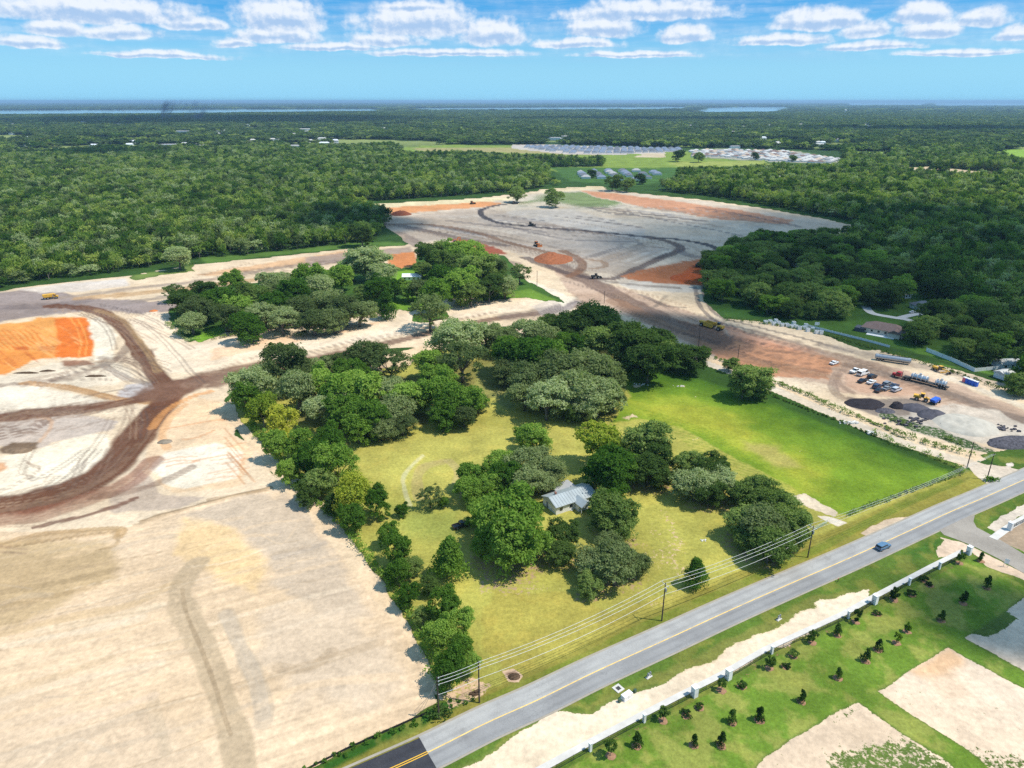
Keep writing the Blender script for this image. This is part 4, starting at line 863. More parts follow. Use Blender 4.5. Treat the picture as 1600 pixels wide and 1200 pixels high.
CLEAR = [[(355,223),(495,217),(500,221),(360,228)],[(425,286),(445,283),(447,290),(428,294)],[(1400,262),(1450,260),(1565,270),(1575,276),(1500,277),(1460,270),(1400,268)],
 [(1545,236),(1575,233),(1640,233),(1640,250),(1590,250),(1555,241)],[(1330,236),(1390,237),(1400,243),(1335,243)],[(1060,217),(1075,215),(1080,229),(1062,230)],
 [(612,231),(700,226),(800,226),(870,225),(1065,231),(1080,231),(1120,231),(1250,235),(1320,249),(1310,259),(1215,260),(1060,265),(1055,283),(1000,291),(890,284),(860,276),(855,265),(840,262),(945,260),(942,248),(800,243),(700,238),(640,237)],
 [(190,188),(225,187),(225,190),(190,191)]]
HOMES = [(1380,512,44),(1440,478,24),(1472,480,16),(1565,508,24),(1568,585,22),(1573,562,16),(1245,400,12),(1243,432,18),(1262,400,10),(1415,459,9),(1340,540,12),(1185,372,10),(1400,498,20),(1425,492,14)]
FARB = [(14,219,22,5,'pale building at the far left edge above the forest'),(45,230,16,5,'small white building low in the left far woods'),(22,229,12,4,'tiny white building left of the small one'),(76,227,20,5,'white roof among trees in the left far woods'),
  (92,219,18,5,'grey-white building right of the pair at far left'),(122,219,16,5,'low pale building in the left far woods'),(266,229,54,6,'wide white flat-roofed building in the left far woods'),(286,209,70,10,'largest pale building block on the left horizon woods'),
  (343,208,40,7,'white building right of the largest pale block'),(478,204,60,7,'long white building in the middle far woods'),(646,203,26,6,'white building beyond the tree line'),(742,210,26,6,'pale house above the far tree line'),(866,219,44,8,'cluster building behind the blue estate'),
  (881,216,30,7,'white building right behind the cluster building'),(1156,212,26,6,'white building over the grey estate'),(1440,270,40,4,'long low stable building on the sandy clearing'),(1220,280,18,4,'white roof inside the dark right forest'),
  (1568,216,24,6,'white building far right in the woods'),(1508,213,18,5,'small white building far right'),(1410,175,60,9,'pale building by the far right lake'),(1148,232,26,6,'large pale hall behind the grey estate'),(13,191,34,7,'pale building near the left lake shore'),(131,192,60,6,'long pale building near the left lake shore')]
FARR = []
for k_ in range(70):
    left = k_ < 38; FARR.append((random.uniform(0, 620) if left else random.uniform(1080, 1600), random.uniform(194, 234) if left else random.uniform(190, 230), random.uniform(14, 30), left))
def sight(U, V, X, Y, H_):
    k = np.ones(len(U), bool)
    for q in FARB + FARR:
        D = 120 / max(.01, (q[1] - 157.4) / 1101.); wpx = q[2] * 1101 / D; k &= ~((np.abs(U - q[0]) < wpx * .5 + 1.0) & (V > q[1] - 1.5) & (V < q[1] + (H_ - 2) * 1101 / D))
    return k
def jitter_grid(r0, r1, step, amax=.98):
    n = int(2 * r1 / step); xs = np.arange(-n // 2, n // 2) * step; X, Y = np.meshgrid(xs, np.arange(0, r1, step)); X = X.ravel() + rng.uniform(-.45, .45, X.size) * step; Y = Y.ravel() + rng.uniform(-.45, .45, Y.size) * step
    r = np.hypot(X, Y); a = np.abs(np.arctan2(X, Y)); k = (r > r0) & (r < r1) & (a < amax); return X[k], Y[k]
X1, Y1 = jitter_grid(400, 2100, 7.4, .90)
u, v = to_px(X1, Y1)
k = inside_px(u, v, FOREST_NEAR[0]) | inside_px(u, v, FOREST_NEAR[1]) | inside_px(u, v, FOREST_NEAR[2]) | (v < 228)
vt = v - 11.5 * 1020 / np.hypot(X1, Y1)
for P in CLEAR: k &= ~inside_px(u, v, P) & ~inside_px(u, vt, P)
for (hx, hy, hr) in HOMES: k &= (((u - hx) / hr) ** 2 + ((v - hy) / (hr * .45)) ** 2) > 1
gap = vnoise(X1 / 45, Y1 / 45, 201) * .6 + vnoise(X1 / 14, Y1 / 14, 203) * .4; k &= ~((gap > .80) & (v < 390))
k &= ~((v < 262) & (fbm(X1 / 300, Y1 / 160, 41, 4) > .62))
X1, Y1, u, v = X1[k], Y1[k], u[k], v[k]
H1 = 8.0 + 9 * rng.random(len(X1)) ** 1.4 + (fbm(X1 / 70, Y1 / 70, 207, 3) - .4) * 14; H1 = np.maximum(H1, 6)
W1 = 6.5 + 8.5 * rng.random(len(X1)) ** 1.5
H1 = np.where(u > 900, H1 * 1.05, H1)
# the trees nearest to the camera in each wood become single objects
dd = np.hypot(X1, Y1); inv = (u > -30) & (u < 1630)
def edge_pick(mask, n):
    idx = np.nonzero(mask & inv)[0]
    # keep only trees with open ground in front of them (towards the camera)
    s = 14 / dd[idx]; fu, fv_ = to_px(X1[idx] * (1 - s), Y1[idx] * (1 - s))
    open_ = ~(inside_px(fu, fv_, FOREST_NEAR[0]) | inside_px(fu, fv_, FOREST_NEAR[2]))
    sc = dd[idx] + np.where(open_, 0, 160); return idx[np.argsort(sc)][:n]
pl = edge_pick(u < 640, 130); pr = edge_pick((u > 900) & (v > 262), 110)
single = np.zeros(len(X1), bool); sk1 = sight(u, v, X1, Y1, 13.); single[pl] = True; single[pr] = True
def landmark_labels(us, vs, what, marks):
    out = [None] * len(us); groups = {}
    for i, (a, b) in enumerate(zip(us, vs)):
        m = min(range(len(marks)), key=lambda j: (a - marks[j][1]) ** 2 + ((b - marks[j][2]) * 2.5) ** 2); mx_, my_ = marks[m][1:3]
        dx, dy = a - mx_, (b - my_) * 2.5; side = ('right of' if dx > 0 else 'left of') if abs(dx) > abs(dy) else ('in front of' if dy > 0 else 'behind')
        groups.setdefault((m, side), []).append((dx * dx + dy * dy, i))
    for (m, side), L in groups.items():
        L.sort()
        for n, (_, i) in enumerate(L): out[i] = '%s %s %s %s' % (what, 'nearest' if n == 0 else (ORD[n].strip() if n < len(ORD) else '%dth' % (n + 1)) + ' nearest', side, marks[m][0]) if side in ('in front of', 'behind') else '%s, %s to the %s of %s' % (what, 'nearest' if n == 0 else (ORD[n].strip() if n < len(ORD) else '%dth' % (n + 1)) + ' nearest', side.split()[0], marks[m][0])
    return out
MARKS_L = [('the yellow dump truck', 80, 440), ('the leaning grey oak', 277, 405), ('the forest corner oak', 565, 372), ('the orange pit', 20, 450), ('the grass strip', 440, 392), ('the white sand patch', 170, 430), ('the far clay strip', 690, 308), ('the clearing tree', 808, 300)]
MARKS_R = [('the sandy corner', 1355, 360), ('the tan-roofed house', 1566, 512), ('the slate-roofed house', 1440, 470), ('the clay strip', 1100, 312), ('the clay strip tip', 1240, 335), ('the meadow villas', 985, 285), ('the small white shed', 1415, 455)]
MARKS_H = [('the brown-roofed house', 1381, 510), ('the slate-roofed house', 1440, 478), ('the red excavator', 1095, 410), ('the precast boxes', 1240, 510), ('the street end', 1243, 432), ('the tan-roofed house', 1566, 515), ('the tall white fence', 1485, 560), ('the blue-grey roof', 1260, 400), ('the white shed by the fence', 1567, 588), ('the sandy corner', 1320, 380), ('the green bank', 1150, 480), ('the driveway bend', 1352, 480)]
def name_single(ids, label, group, nm, marks):
    labs = landmark_labels(u[ids], v[ids], label, marks)
    for j, lb in zip(ids, labs):
        cm, tm = FPP[rng.integers(8)]; e = empty(nm, (X1[j], Y1[j], 0), rng.random() * 6.28)
        obj('crown', cm, e); obj('trunk', tm, e)
        e.scale = (W1[j] * 1.15, W1[j] * 1.15, H1[j]); tag(e, lb, 'tree', group)
name_single(pl, 'left forest front tree', 'front rows of the left forest', 'forest_tree', MARKS_L)
name_single(pr, 'right forest edge tree', 'front rows of the right forest', 'forest_tree', MARKS_R)
keep = ~single & sk1; X1, Y1, H1, W1 = X1[keep], Y1[keep], H1[keep], W1[keep]
# residential trees on the right: scattered singles between the houses
RES = [[(1104,412),(1160,396),(1240,372),(1300,384),(1340,400),(1430,440),(1430,500),(1350,482),(1310,494),(1255,500),(1180,493),(1135,482),(1104,455)],
       [(1420,440),(1560,500),(1640,520),(1640,640),(1560,604),(1525,572),(1470,550),(1428,538),(1412,514),(1420,490)]]
Xr, Yr = jitter_grid(300, 900, 12.5, .8); ur, vr = to_px(Xr, Yr)
k = (inside_px(ur, vr, RES[0]) | (inside_px(ur, vr, RES[1]) & (rng.random(len(ur)) < .93)))
for (hx, hy, hr) in HOMES: k &= (((ur - hx) / (hr + 4)) ** 2 + ((vr - hy - 3) / (hr * .5 + 3)) ** 2) > 1
for (hx, hy, hr) in ((1440,480,20),(1566,515,16),(1570,585,16),(1573,566,12),(1487,490,10),(1243,432,10)): k &= (((ur - hx) / hr) ** 2 + ((vr - 14 - hy) / 12) ** 2) > 1
for P in ([(1350,528),(1440,540),(1440,562),(1350,545)], [(1440,550),(1520,578),(1530,590),(1440,565)], [(1230,425),(1256,425),(1250,445),(1230,445)]): k &= ~inside_px(ur, vr, P)
Xr, Yr, ur, vr = Xr[k], Yr[k], ur[k], vr[k]
RL = landmark_labels(ur, vr, 'dark shade tree', MARKS_H)
for j in range(len(Xr)):
    t = 'k' if rng.random() < .75 else 'b'; wm = 13 + 8 * rng.random(); H = wm * .85
    e = empty('shade_tree', (Xr[j], Yr[j], 0), rng.random() * 6.28); cm, tm = proto(t, int(rng.integers(5)))
    tag(e, RL[j], 'tree', 'shade trees around the houses on the right')
    for nm, me in (('crown', cm), ('trunk', tm)): o = obj(nm, me, e); o.scale = (wm * 1.05, wm * 1.05, H)
# everything farther off is one wood, instanced on points
X2, Y2 = jitter_grid(2100, 9000, 23, .86); u2, v2 = to_px(X2, Y2); k = np.ones(len(X2), bool)
for P in LAKES + CLEAR[2:]: k &= ~inside_px(u2, v2, P)
cl2 = fbm(X2 / 300, Y2 / 160, 41, 4); k &= (cl2 < .62) & sight(u2, v2, X2, Y2, 14.)
X2, Y2 = X2[k], Y2[k]
X3, Y3 = jitter_grid(9000, 42000, 210, .80); u3, v3 = to_px(X3, Y3); k = np.ones(len(X3), bool)
for P in LAKES: k &= ~inside_px(u3, v3, P)
X3, Y3 = X3[k], Y3[k]
def forest_obj(name, X, Y, W_, H_, protos, seed):
    n = len(X); me = bpy.data.meshes.new(name); me.vertices.add(n)
    me.vertices.foreach_set('co', np.stack([X, Y, np.zeros(n)], 1).astype(np.float32).ravel())
    a = me.attributes.new('sc', 'FLOAT_VECTOR', 'POINT'); a.data.foreach_set('vector', np.stack([W_, W_, H_], 1).astype(np.float32).ravel())
    r = np.random.default_rng(seed)
    a = me.attributes.new('rz', 'FLOAT', 'POINT'); a.data.foreach_set('value', (r.random(n) * 6.28).astype(np.float32))
    pick = (r.random(n) * len(protos)).astype(np.int32); a = me.attributes.new('pick', 'INT', 'POINT'); a.data.foreach_set('value', pick)
    o = obj(name, me); c = bpy.data.collections.new(name + '_kinds')
    for i, p in enumerate(protos): c.objects.link(bpy.data.objects.new('%s_kind_%02d' % (name, i), p))
    ng = bpy.data.node_groups.new(name, 'GeometryNodeTree'); ng.interface.new_socket('Geometry', in_out='INPUT', socket_type='NodeSocketGeometry'); ng.interface.new_socket('Geometry', in_out='OUTPUT', socket_type='NodeSocketGeometry')
    N_ = ng.nodes; L_ = ng.links; gi = N_.new('NodeGroupInput'); go = N_.new('NodeGroupOutput'); ip = N_.new('GeometryNodeInstanceOnPoints'); ci = N_.new('GeometryNodeCollectionInfo')
    ci.inputs[0].default_value = c; ci.inputs['Separate Children'].default_value = True; ci.inputs['Reset Children'].default_value = True
    def na_(t, nm):
        x = N_.new('GeometryNodeInputNamedAttribute'); x.data_type = t; x.inputs[0].default_value = nm; return x.outputs[0]
    cx = N_.new('ShaderNodeCombineXYZ'); L_.new(na_('FLOAT', 'rz'), cx.inputs[2])
    mp = N_.new('GeometryNodeMeshToPoints'); L_.new(gi.outputs[0], mp.inputs[0]); L_.new(mp.outputs[0], ip.inputs['Points'])
    L_.new(ci.outputs[0], ip.inputs['Instance']); ip.inputs['Pick Instance'].default_value = True
    L_.new(na_('INT', 'pick'), ip.inputs['Instance Index']); L_.new(cx.outputs[0], ip.inputs['Rotation']); L_.new(na_('FLOAT_VECTOR', 'sc'), ip.inputs['Scale'])
    L_.new(ip.outputs[0], go.inputs[0]); md = o.modifiers.new('wood', 'NODES'); md.node_group = ng; return o
f1 = forest_obj('forest', X1, Y1, W1 * 1.15, H1, FP, 1); tag(f1, 'dense mixed green forest behind the front rows of trees', 'forest', kind='stuff')
f2 = forest_obj('distant_woodland', np.concatenate([X2, X3]), np.concatenate([Y2, Y3]), np.concatenate([np.full(len(X2), 34.) + rng.random(len(X2)) * 14, np.full(len(X3), 260.) + rng.random(len(X3)) * 120]),
                np.concatenate([11 + 6 * rng.random(len(X2)) + 8 * (fbm(X2 / 300, Y2 / 300, 5, 3) - .5), 14 + 10 * rng.random(len(X3))]), FB, 2)
tag(f2, 'far woodland fading blue towards the lakes', 'woodland', kind='stuff')
print('forest', len(X1), len(X2), len(X3), 'residential', len(Xr), 'listed', len(TREES))
# ------------------------------------------------------------------ haze
hz = MB(); hz.box((0, 20000, 69), (120000, 120000, 141))
hm = bpy.data.materials.new('haze'); hm.use_nodes = True; q = G(hm.node_tree); q.n.remove(q.n['Principled BSDF'])
pv = q.new('ShaderNodeVolumePrincipled'); pv.inputs['Color'].default_value = (.47, .74, 1.0, 1); pv.inputs['Density'].default_value = 5e-5; pv.inputs['Anisotropy'].default_value = 0.1
q.l.new(pv.outputs[0], q.n['Material Output'].inputs['Volume']); q.n['Material Output'].inputs['Surface']
h = hz.build('haze', hm); h['kind'] = 'stuff'
# ------------------------------------------------------------------ paints
white = mat('white_paint', (.78, .78, .76), .45, dirt=(.45, .4, .33), var=.06); glass = mat('dark_glass', (.02, .025, .03), .08, spec=.8, var=.1)
tyre = mat('tyre_rubber', (.03, .03, .03), .9); steel = mat('galvanised_steel', (.42, .44, .46), .4, .6); silver = mat('silver_tank', (.55, .58, .60), .3, .7)
black = mat('black_paint', (.02, .02, .024), .3, spec=.6); navy = mat('dark_blue_paint', (.03, .045, .09), .3, spec=.6); grey = mat('grey_paint', (.22, .23, .25), .35, spec=.5); bluec = mat('steel_blue_paint', (.10, .19, .30), .3, spec=.6)
red = mat('red_paint', (.42, .04, .04), .4); blue = mat('blue_plastic', (.03, .12, .55), .5); pink = mat('pink_red_plastic', (.70, .17, .22), .5); yel = mat('machine_yellow', (.72, .40, .05), .5, dirt=(.42, .26, .1), var=.2)
orange = mat('machine_orange', (.55, .17, .04), .5, dirt=(.2, .1, .06), var=.2); dark = mat('dark_metal', (.05, .048, .045), .6); wood = mat('creosote_wood', (.075, .055, .042), .9, var=.3); tan = mat('tan_stucco', (.58, .50, .40), .9)
stucco = mat('white_stucco', (.76, .75, .72), .85, dirt=(.5, .46, .4), scale=.5); roofm = mat('grey_metal_roof', (.34, .38, .39), .45, .1, scale=.3, dirt=(.27, .28, .27)); porcelain = mat('pale_insulator', (.6, .62, .62), .3)
brown_r = mat('brown_shingles', (.20, .135, .115), .9, scale=.6); slate_r = mat('slate_shingles', (.13, .145, .17), .85, scale=.6); grey_r = mat('grey_shingles', (.34, .34, .34), .85, scale=.6); lt_r = mat('pale_shingles', (.52, .51, .48), .85, scale=.6); tan_r = mat('tan_metal_roof', (.48, .38, .29), .8, scale=.6)
blue_r = mat('blue_grey_shingles', (.17, .21, .28), .8, scale=.5); sheet = mat('black_sheeting', (.03, .03, .032), .5)
alu = mat('aluminium_wire', (.62, .62, .60), .4, .3)
def ang(a, b, z=0):
    a, b = px(*a, z), px(*b, z); return math.atan2(b.y - a.y, b.x - a.x)
def wheel(parent, x, y, r, w, m=tyre):
    mb = MB(); n = 12
    V = []; 
    for s in (-1, 1):
        for k in range(n): a = 6.2832 * k / n; V.append((x + math.cos(a) * r, y + s * w / 2, r + math.sin(a) * r))
    mb.add(V, [tuple(range(n))[::-1], tuple(range(n, 2 * n))] + [(k, (k + 1) % n, n + (k + 1) % n, n + k) for k in range(n)])
    o = mb.build('wheel', m, parent); h = MB(); s = 1 if y > 0 else -1
    V = [(x + math.cos(6.2832 * k / 8) * r * .5, y + s * (w / 2 + .02), r + math.sin(6.2832 * k / 8) * r * .5) for k in range(8)]
    h.add(V, [tuple(range(8)) if s < 0 else tuple(range(8))[::-1]]); h.build('rim', steel, o); return o
def car(name, x, y, rz, paint, label, cat='car', kind='sedan', group=None, z=.05):
    e = empty(name, px(x, y, 0) + Vector((0, 0, z)), rz); tag(e, label, cat, group)
    if kind == 'sedan': L, Wd, prof, cab = 4.6, 1.8, [(-2.3,.35),(2.3,.35),(2.3,.75),(1.9,.88),(1.0,.98),(-1.5,1.02),(-2.25,.95)], [(1.05,.97),(.35,1.42),(-.95,1.42),(-1.65,1.0)]
    elif kind == 'suv': L, Wd, prof, cab = 4.8, 1.95, [(-2.4,.4),(2.4,.4),(2.4,.95),(1.2,1.12),(-2.35,1.12)], [(1.15,1.1),(.6,1.72),(-2.1,1.72),(-2.35,1.12)]
    elif kind == 'van': L, Wd, prof, cab = 5.9, 2.05, [(-2.95,.4),(2.95,.4),(2.95,.95),(2.3,1.2),(-2.95,1.2)], [(2.25,1.18),(1.5,2.2),(-2.9,2.2),(-2.95,1.2)]
    else: L, Wd, prof, cab = 5.8, 2.0, [(-2.9,.5),(2.9,.5),(2.9,1.0),(1.4,1.15),(-.8,1.15),(-.8,.85),(-2.7,.85),(-2.7,1.15),(-2.9,1.15)], [(1.35,1.14),(.75,1.82),(-.55,1.82),(-.8,1.15)]
    MB().prism(prof, Wd).build('body', paint, e, .06)
    xs = [c[0] for c in cab]; zs = [c[1] for c in cab]
    MB().prism([(a * .985 + .01, b - .1 if b > 1.3 else b) for a, b in cab], Wd * .88).build('windows', glass, e)
    MB().prism([(cab[1][0], cab[1][1] - .1), (cab[1][0] - .06, cab[1][1]), (cab[2][0] + .06, cab[2][1]), (cab[2][0], cab[2][1] - .1)], Wd * .86).build('roof', paint, e, .03)
    if kind == 'pickup':
        for s in (-1, 1): MB().box((-1.75, s * .93, 1.02), (1.9, .1, .3)).build('bed_side', paint, e)
    if kind == 'van':
        for s in (-1, 1): MB().box((-1.4, s * .94, 1.6), (2.6, .06, .75)).build('side_panel', paint, e)
    r = .36 if kind == 'sedan' else .42
    for a in (-.31, .32):
        for s in (-1, 1): wheel(e, a * L, s * (Wd / 2 - .12), r, .26)
    for s in (-1, 1):
        MB().box((L / 2 + .01, s * Wd * .36, .78 if kind == 'sedan' else .9), (.06, .3, .14)).build('headlight', porcelain, e)
        MB().box((-L / 2 - .01, s * Wd * .38, .8 if kind == 'sedan' else .95), (.06, .22, .16)).build('tail_light', red, e)
    return e
ry = ang((1370,857),(1390,848))
car('car', 1379, 857, ry, bluec, 'steel-blue car driving alone on the asphalt road', kind='suv', z=.07)
car('pickup_truck', 721, 823, ang((706,827),(737,817)), black, 'black pickup truck parked on the lawn under the huge bright tree', 'pickup truck', 'pickup')
hy = ang((1337,588),(1358,580))
for (nm, x, y, p, kd, lab) in (
  ('car', 1303, 569, white, 'sedan', 'white car parked apart, farthest left of the vehicles in the work yard'), ('pickup_truck', 1336, 582, white, 'pickup', 'white pickup next to the white van in the work yard'),
  ('van', 1348, 586, white, 'van', 'white van parked in front of the white pickup, tallest of the parked vehicles'), ('car', 1347, 597, black, 'sedan', 'black car left of the white car in the second row'),
  ('car', 1362, 591, black, 'suv', 'black car directly behind the white car of the second row'), ('car', 1361, 599, white, 'sedan', 'white car between the two black cars of the second row'),
  ('car', 1370, 606, navy, 'suv', 'dark blue car at the left end of the tight cluster'), ('car', 1386, 602, grey, 'suv', 'dark grey car at the top of the tight cluster of cars'),
  ('car', 1397, 605, navy, 'sedan', 'dark blue car behind the silver car in the cluster'), ('car', 1373, 612, black, 'sedan', 'black car nearest the black gravel in the cluster'),
  ('car', 1385, 609, grey, 'sedan', 'grey car in the middle of the tight cluster'), ('car', 1400, 611, mat('silver_paint', (.55, .57, .6), .35, .2), 'suv', 'silver car at the right front of the cluster')):
    car(nm, x, y, hy + random.uniform(-.06, .06), p, lab, {'van': 'van', 'pickup_truck': 'pickup truck'}.get(nm, 'car'), kd, 'vehicles parked in the work yard').scale = (1.18,) * 3
car('car', 1426, 489, ang((1418,490),(1434,488)), white, 'white car on the driveway by the grey hip roof house')
# ------------------------------------------------------------------ trailers and machines
def tanker(x, y, rz):
    e = empty('tank_trailer', px(x, y, 0), rz); tag(e, 'long grey tank trailer parked behind the red truck', 'trailer')
    MB().tube([(-8, 0, 2.1), (-7.7, 0, 2.1), (7.7, 0, 2.1), (8, 0, 2.1)], [.8, 1.25, 1.25, .8], 14).build('tank', steel, e)
    MB().box((0, 0, 3.38), (13, .5, .08)).build('walkway', dark, e); MB().box((0, 0, .85), (15, 1.0, .25)).build('chassis', dark, e)
    for a in (-6.6, -5.3, -4.0):
        for s in (-1, 1): wheel(e, a, s * 1.05, .5, .4)
    for s in (-1, 1): MB().box((4.8, s * .6, .4), (.15, .15, .8)).build('landing_leg', dark, e)
tanker(1394, 566, ang((1366,563),(1421,571)))
def truck_trailer():
    rz = ang((1475,608),(1400,588)); e = empty('red_truck', px(1404, 590, 0), rz); tag(e, 'red semi truck cab hitched in front of the flatbed with silver tanks', 'truck')
    MB().box((1.9, 0, 1.35), (1.9, 1.7, 1.0)).build('hood', red, e, .1); MB().box((0, 0, 1.9), (2.0, 2.3, 2.1), tap=.94).build('cab', red, e, .08)
    MB().box((.3, 0, 2.35), (1.48, 2.32, .6)).build('windows', glass, e); MB().box((-2.4, 0, .85), (5, .9, .25)).build('chassis', dark, e); MB().box((2.95, 0, .7), (.25, 2.2, .4)).build('bumper', steel, e)
    for s in (-1, 1):
        wheel(e, 2.1, s * .95, .5, .3); wheel(e, -2.4, s * .95, .5, .45); wheel(e, -3.7, s * .95, .5, .45); MB().tube([(-1.1, s * 1.0, 1), (-1.1, s * 1.0, 3.5)], .09, 6).build('exhaust_stack', steel, e)
    t = empty('flatbed_trailer', px(1446, 600, 0), rz); tag(t, 'black flatbed trailer carrying two silver tank skids', 'trailer')
    MB().box((0, 0, 1.15), (19, 2.5, .28)).build('deck', dark, t)
    for a in (-8, -6.8, -5.6, 7.0):
        for s in (-1, 1): wheel(t, a, s * 1.0, .48, .42)
    for k, (o, l) in enumerate(((2.8, 7.5), (-6.2, 4.8))):
        d = Vector((math.cos(rz), math.sin(rz), 0)); s = empty('tank_skid', px(1446, 600, 0) + d * o + Vector((0, 0, 1.29)), rz); tag(s, ('larger silver tank skid with a raised hatch, middle of the flatbed', 'shorter silver tank skid at the rear end of the flatbed')[k], 'tank')
        MB().tube([(-l / 2, 0, 1.15), (-l / 2 + .2, 0, 1.15), (l / 2 - .2, 0, 1.15), (l / 2, 0, 1.15)], [.7, 1.1, 1.1, .7], 12).build('tank', silver, s)
        for q in range(4): MB().box(((q - 1.5) * l / 4, 0, 1.3), (.14, 2.5, 2.3)).build('frame', white, s)
        MB().tube([(0, 0, 2.1), (0, 0, 3.0)], .55, 10).build('hatch', silver, s); MB().tube([(l * .3, .3, 2.0), (l * .3, .3, 2.7)], .25, 8).build('valve', steel, s)
truck_trailer()
def track_pair(e, L=4.4, w=.6, g=2.4, h=.95):
    for s in (-1, 1):
        n = 10; P = []
        for k in range(6): a = math.pi * (-.5 + k / 5); P.append((L / 2 - h / 2 + math.cos(a) * h / 2, h / 2 + math.sin(a) * h / 2))
        for k in range(6): a = math.pi * (.5 + k / 5); P.append((-L / 2 + h / 2 + math.cos(a) * h / 2, h / 2 + math.sin(a) * h / 2))
        MB().prism(P, w, s * g / 2).build('track', dark, e)
def excavator(x, y, rz, m, lab, sc=1.0, reach=0):
    e = empty('excavator', px(x, y, 0), rz, sc); tag(e, lab, 'excavator', 'earthmoving machines'); track_pair(e)
    MB().box((-.4, 0, 1.65), (3.8, 2.6, 1.1)).build('house', m, e, .08); MB().box((.75, .8, 2.4), (1.4, 1.0, 1.6)).build('cab', glass, e); MB().box((-1.9, 0, 1.8), (.9, 2.7, 1.3)).build('counterweight', dark, e)
    MB().bar((1.2, -.2, 2.0), (3.4, -.2, 5.0), .45, .6).bar((3.3, -.2, 5.0), (5.9, -.2, 4.4), .4, .5).build('boom', m, e); MB().bar((5.8, -.2, 4.6), (5.2 + reach, -.2, 1.6), .35, .4).build('arm', m, e)
    MB().prism([(4.6, 1.7), (5.6, 1.7), (5.5, .6), (4.7, .5), (4.3, 1.0)], 1.2, -.2).build('bucket', dark, e)
def dozer(x, y, rz, m, lab, sc=1.0):
    e = empty('bulldozer', px(x, y, 0), rz, sc); tag(e, lab, 'bulldozer', 'earthmoving machines'); track_pair(e, 4.0, .6, 2.0, 1.1)
    MB().box((.7, 0, 1.5), (2.2, 1.4, .9)).build('engine_hood', m, e, .06); MB().box((-.8, 0, 2.1), (1.4, 1.6, 1.5), tap=.92).build('cab', glass, e); MB().box((-.8, 0, 2.9), (1.7, 1.8, .12)).build('roof', m, e)
    MB().prism([(2.6, .1), (2.9, .1), (2.75, .8), (2.95, 1.4), (2.7, 1.4), (2.5, .8)], 3.6).build('blade', m, e)
    for s in (-1, 1): MB().bar((0, s * 1.4, .6), (2.6, s * 1.4, .5), .2).build('push_arm', dark, e)
def scraper(x, y, rz, lab, sc=1.0, m=yel):
    e = empty('scraper', px(x, y, 0), rz, sc); tag(e, lab, 'scraper', 'earthmoving machines')
    MB().box((4.6, 0, 1.9), (3.2, 2.4, 1.2), tap=.9).build('tractor', m, e, .1); MB().box((3.2, .5, 2.9), (1.3, 1.3, 1.3)).build('cab', glass, e)
    MB().bar((2.6, 0, 2.6), (1.0, 0, 3.2), .6).bar((1.2, 1.5, 3.0), (.6, 1.5, 1.4), .35).bar((1.2, -1.5, 3.0), (.6, -1.5, 1.4), .35).bar((1.1, -1.5, 3.1), (1.1, 1.5, 3.1), .4).build('gooseneck', m, e)
    for s in (-1, 1): MB().prism([(-4.2, .9), (.6, .6), (1.2, 1.4), (.8, 2.7), (-4.2, 3.0)], .25, s * 1.65).build('bowl_side', m, e)
    MB().box((-4.2, 0, 1.9), (.3, 3.3, 2.0)).build('ejector', m, e); MB().box((-1.6, 0, .9), (5, 3.2, .25)).build('bowl_floor', dark, e); MB().box((-6.0, 0, 2.1), (2.8, 1.8, 1.1)).build('rear_engine', m, e, .1)
    for a in (4.4, -5.4):
        for s in (-1, 1): wheel(e, a, s * 1.5, 1.0, .9)
def dump_truck(x, y, rz, m, lab, sc=1.0):
    e = empty('dump_truck', px(x, y, 0), rz, sc); tag(e, lab, 'dump truck', 'earthmoving machines')
    MB().prism([(-4.2, 2.6), (-3.4, 1.4), (.9, 1.5), (1.3, 2.9), (2.2, 3.1), (2.2, 3.25), (-4.2, 3.1)], 2.9).build('dump_body', m, e); MB().box((2.2, .3, 2.0), (1.4, 2.0, 1.6)).build('cab', m, e, .08); MB().box((2.4, .3, 2.3), (1.1, 2.04, .7)).build('windows', glass, e)
    MB().box((3.4, 0, 1.5), (1.4, 2.2, .9)).build('hood', m, e, .08); MB().box((-.4, 0, 1.0), (7.4, 1.0, .4)).build('chassis', dark, e)
    for a in (2.9, -1.4, -3.0):
        for s in (-1, 1): wheel(e, a, s * 1.25, .75, .6)
def loader(x, y, rz, m, lab, sc=1.0):
    e = empty('wheel_loader', px(x, y, 0), rz, sc); tag(e, lab, 'loader', 'earthmoving machines')
    MB().box((-1.8, 0, 1.7), (2.8, 2.0, 1.2)).build('engine_housing', m, e, .1); MB().box((0, 0, 2.4), (1.4, 1.5, 1.6), tap=.92).build('cab', glass, e); MB().box((0, 0, 3.25), (1.6, 1.7, .12)).build('cab_roof', m, e); MB().box((1.4, 0, 1.3), (1.8, 1.3, .8)).build('front_frame', m, e)
    MB().bar((1.2, .5, 2.0), (3.4, .5, .8), .22).bar((1.2, -.5, 2.0), (3.4, -.5, .8), .22).build('lift_arms', m, e); MB().prism([(3.3, .2), (4.5, .1), (3.9, .5), (3.6, 1.3), (3.3, 1.2)], 2.8).build('bucket', dark, e)
    for a in (1.5, -1.8):
        for s in (-1, 1): wheel(e, a, s * 1.1, .8, .6)
scraper(1113, 513, ang((1094,506),(1132,516)), 'large yellow scraper parked beside the brown haul road', 1.15)
dump_truck(80, 467, ang((70,468),(90,466)), yel, 'yellow dump truck alone on the grey ground above the orange pit', 1.05)
excavator(711, 384, ang((711,384),(725,380)), orange, 'orange excavator working at the clay cut behind the wooded island', 1.4)
dozer(724, 386, ang((724,386),(740,389)), dark, 'dark bulldozer right beside the excavator at the clay cut', 1.3)
dozer(750, 395, ang((745,394),(760,397)), dark, 'dark bulldozer at the lower end of the red clay cut', 1.3)
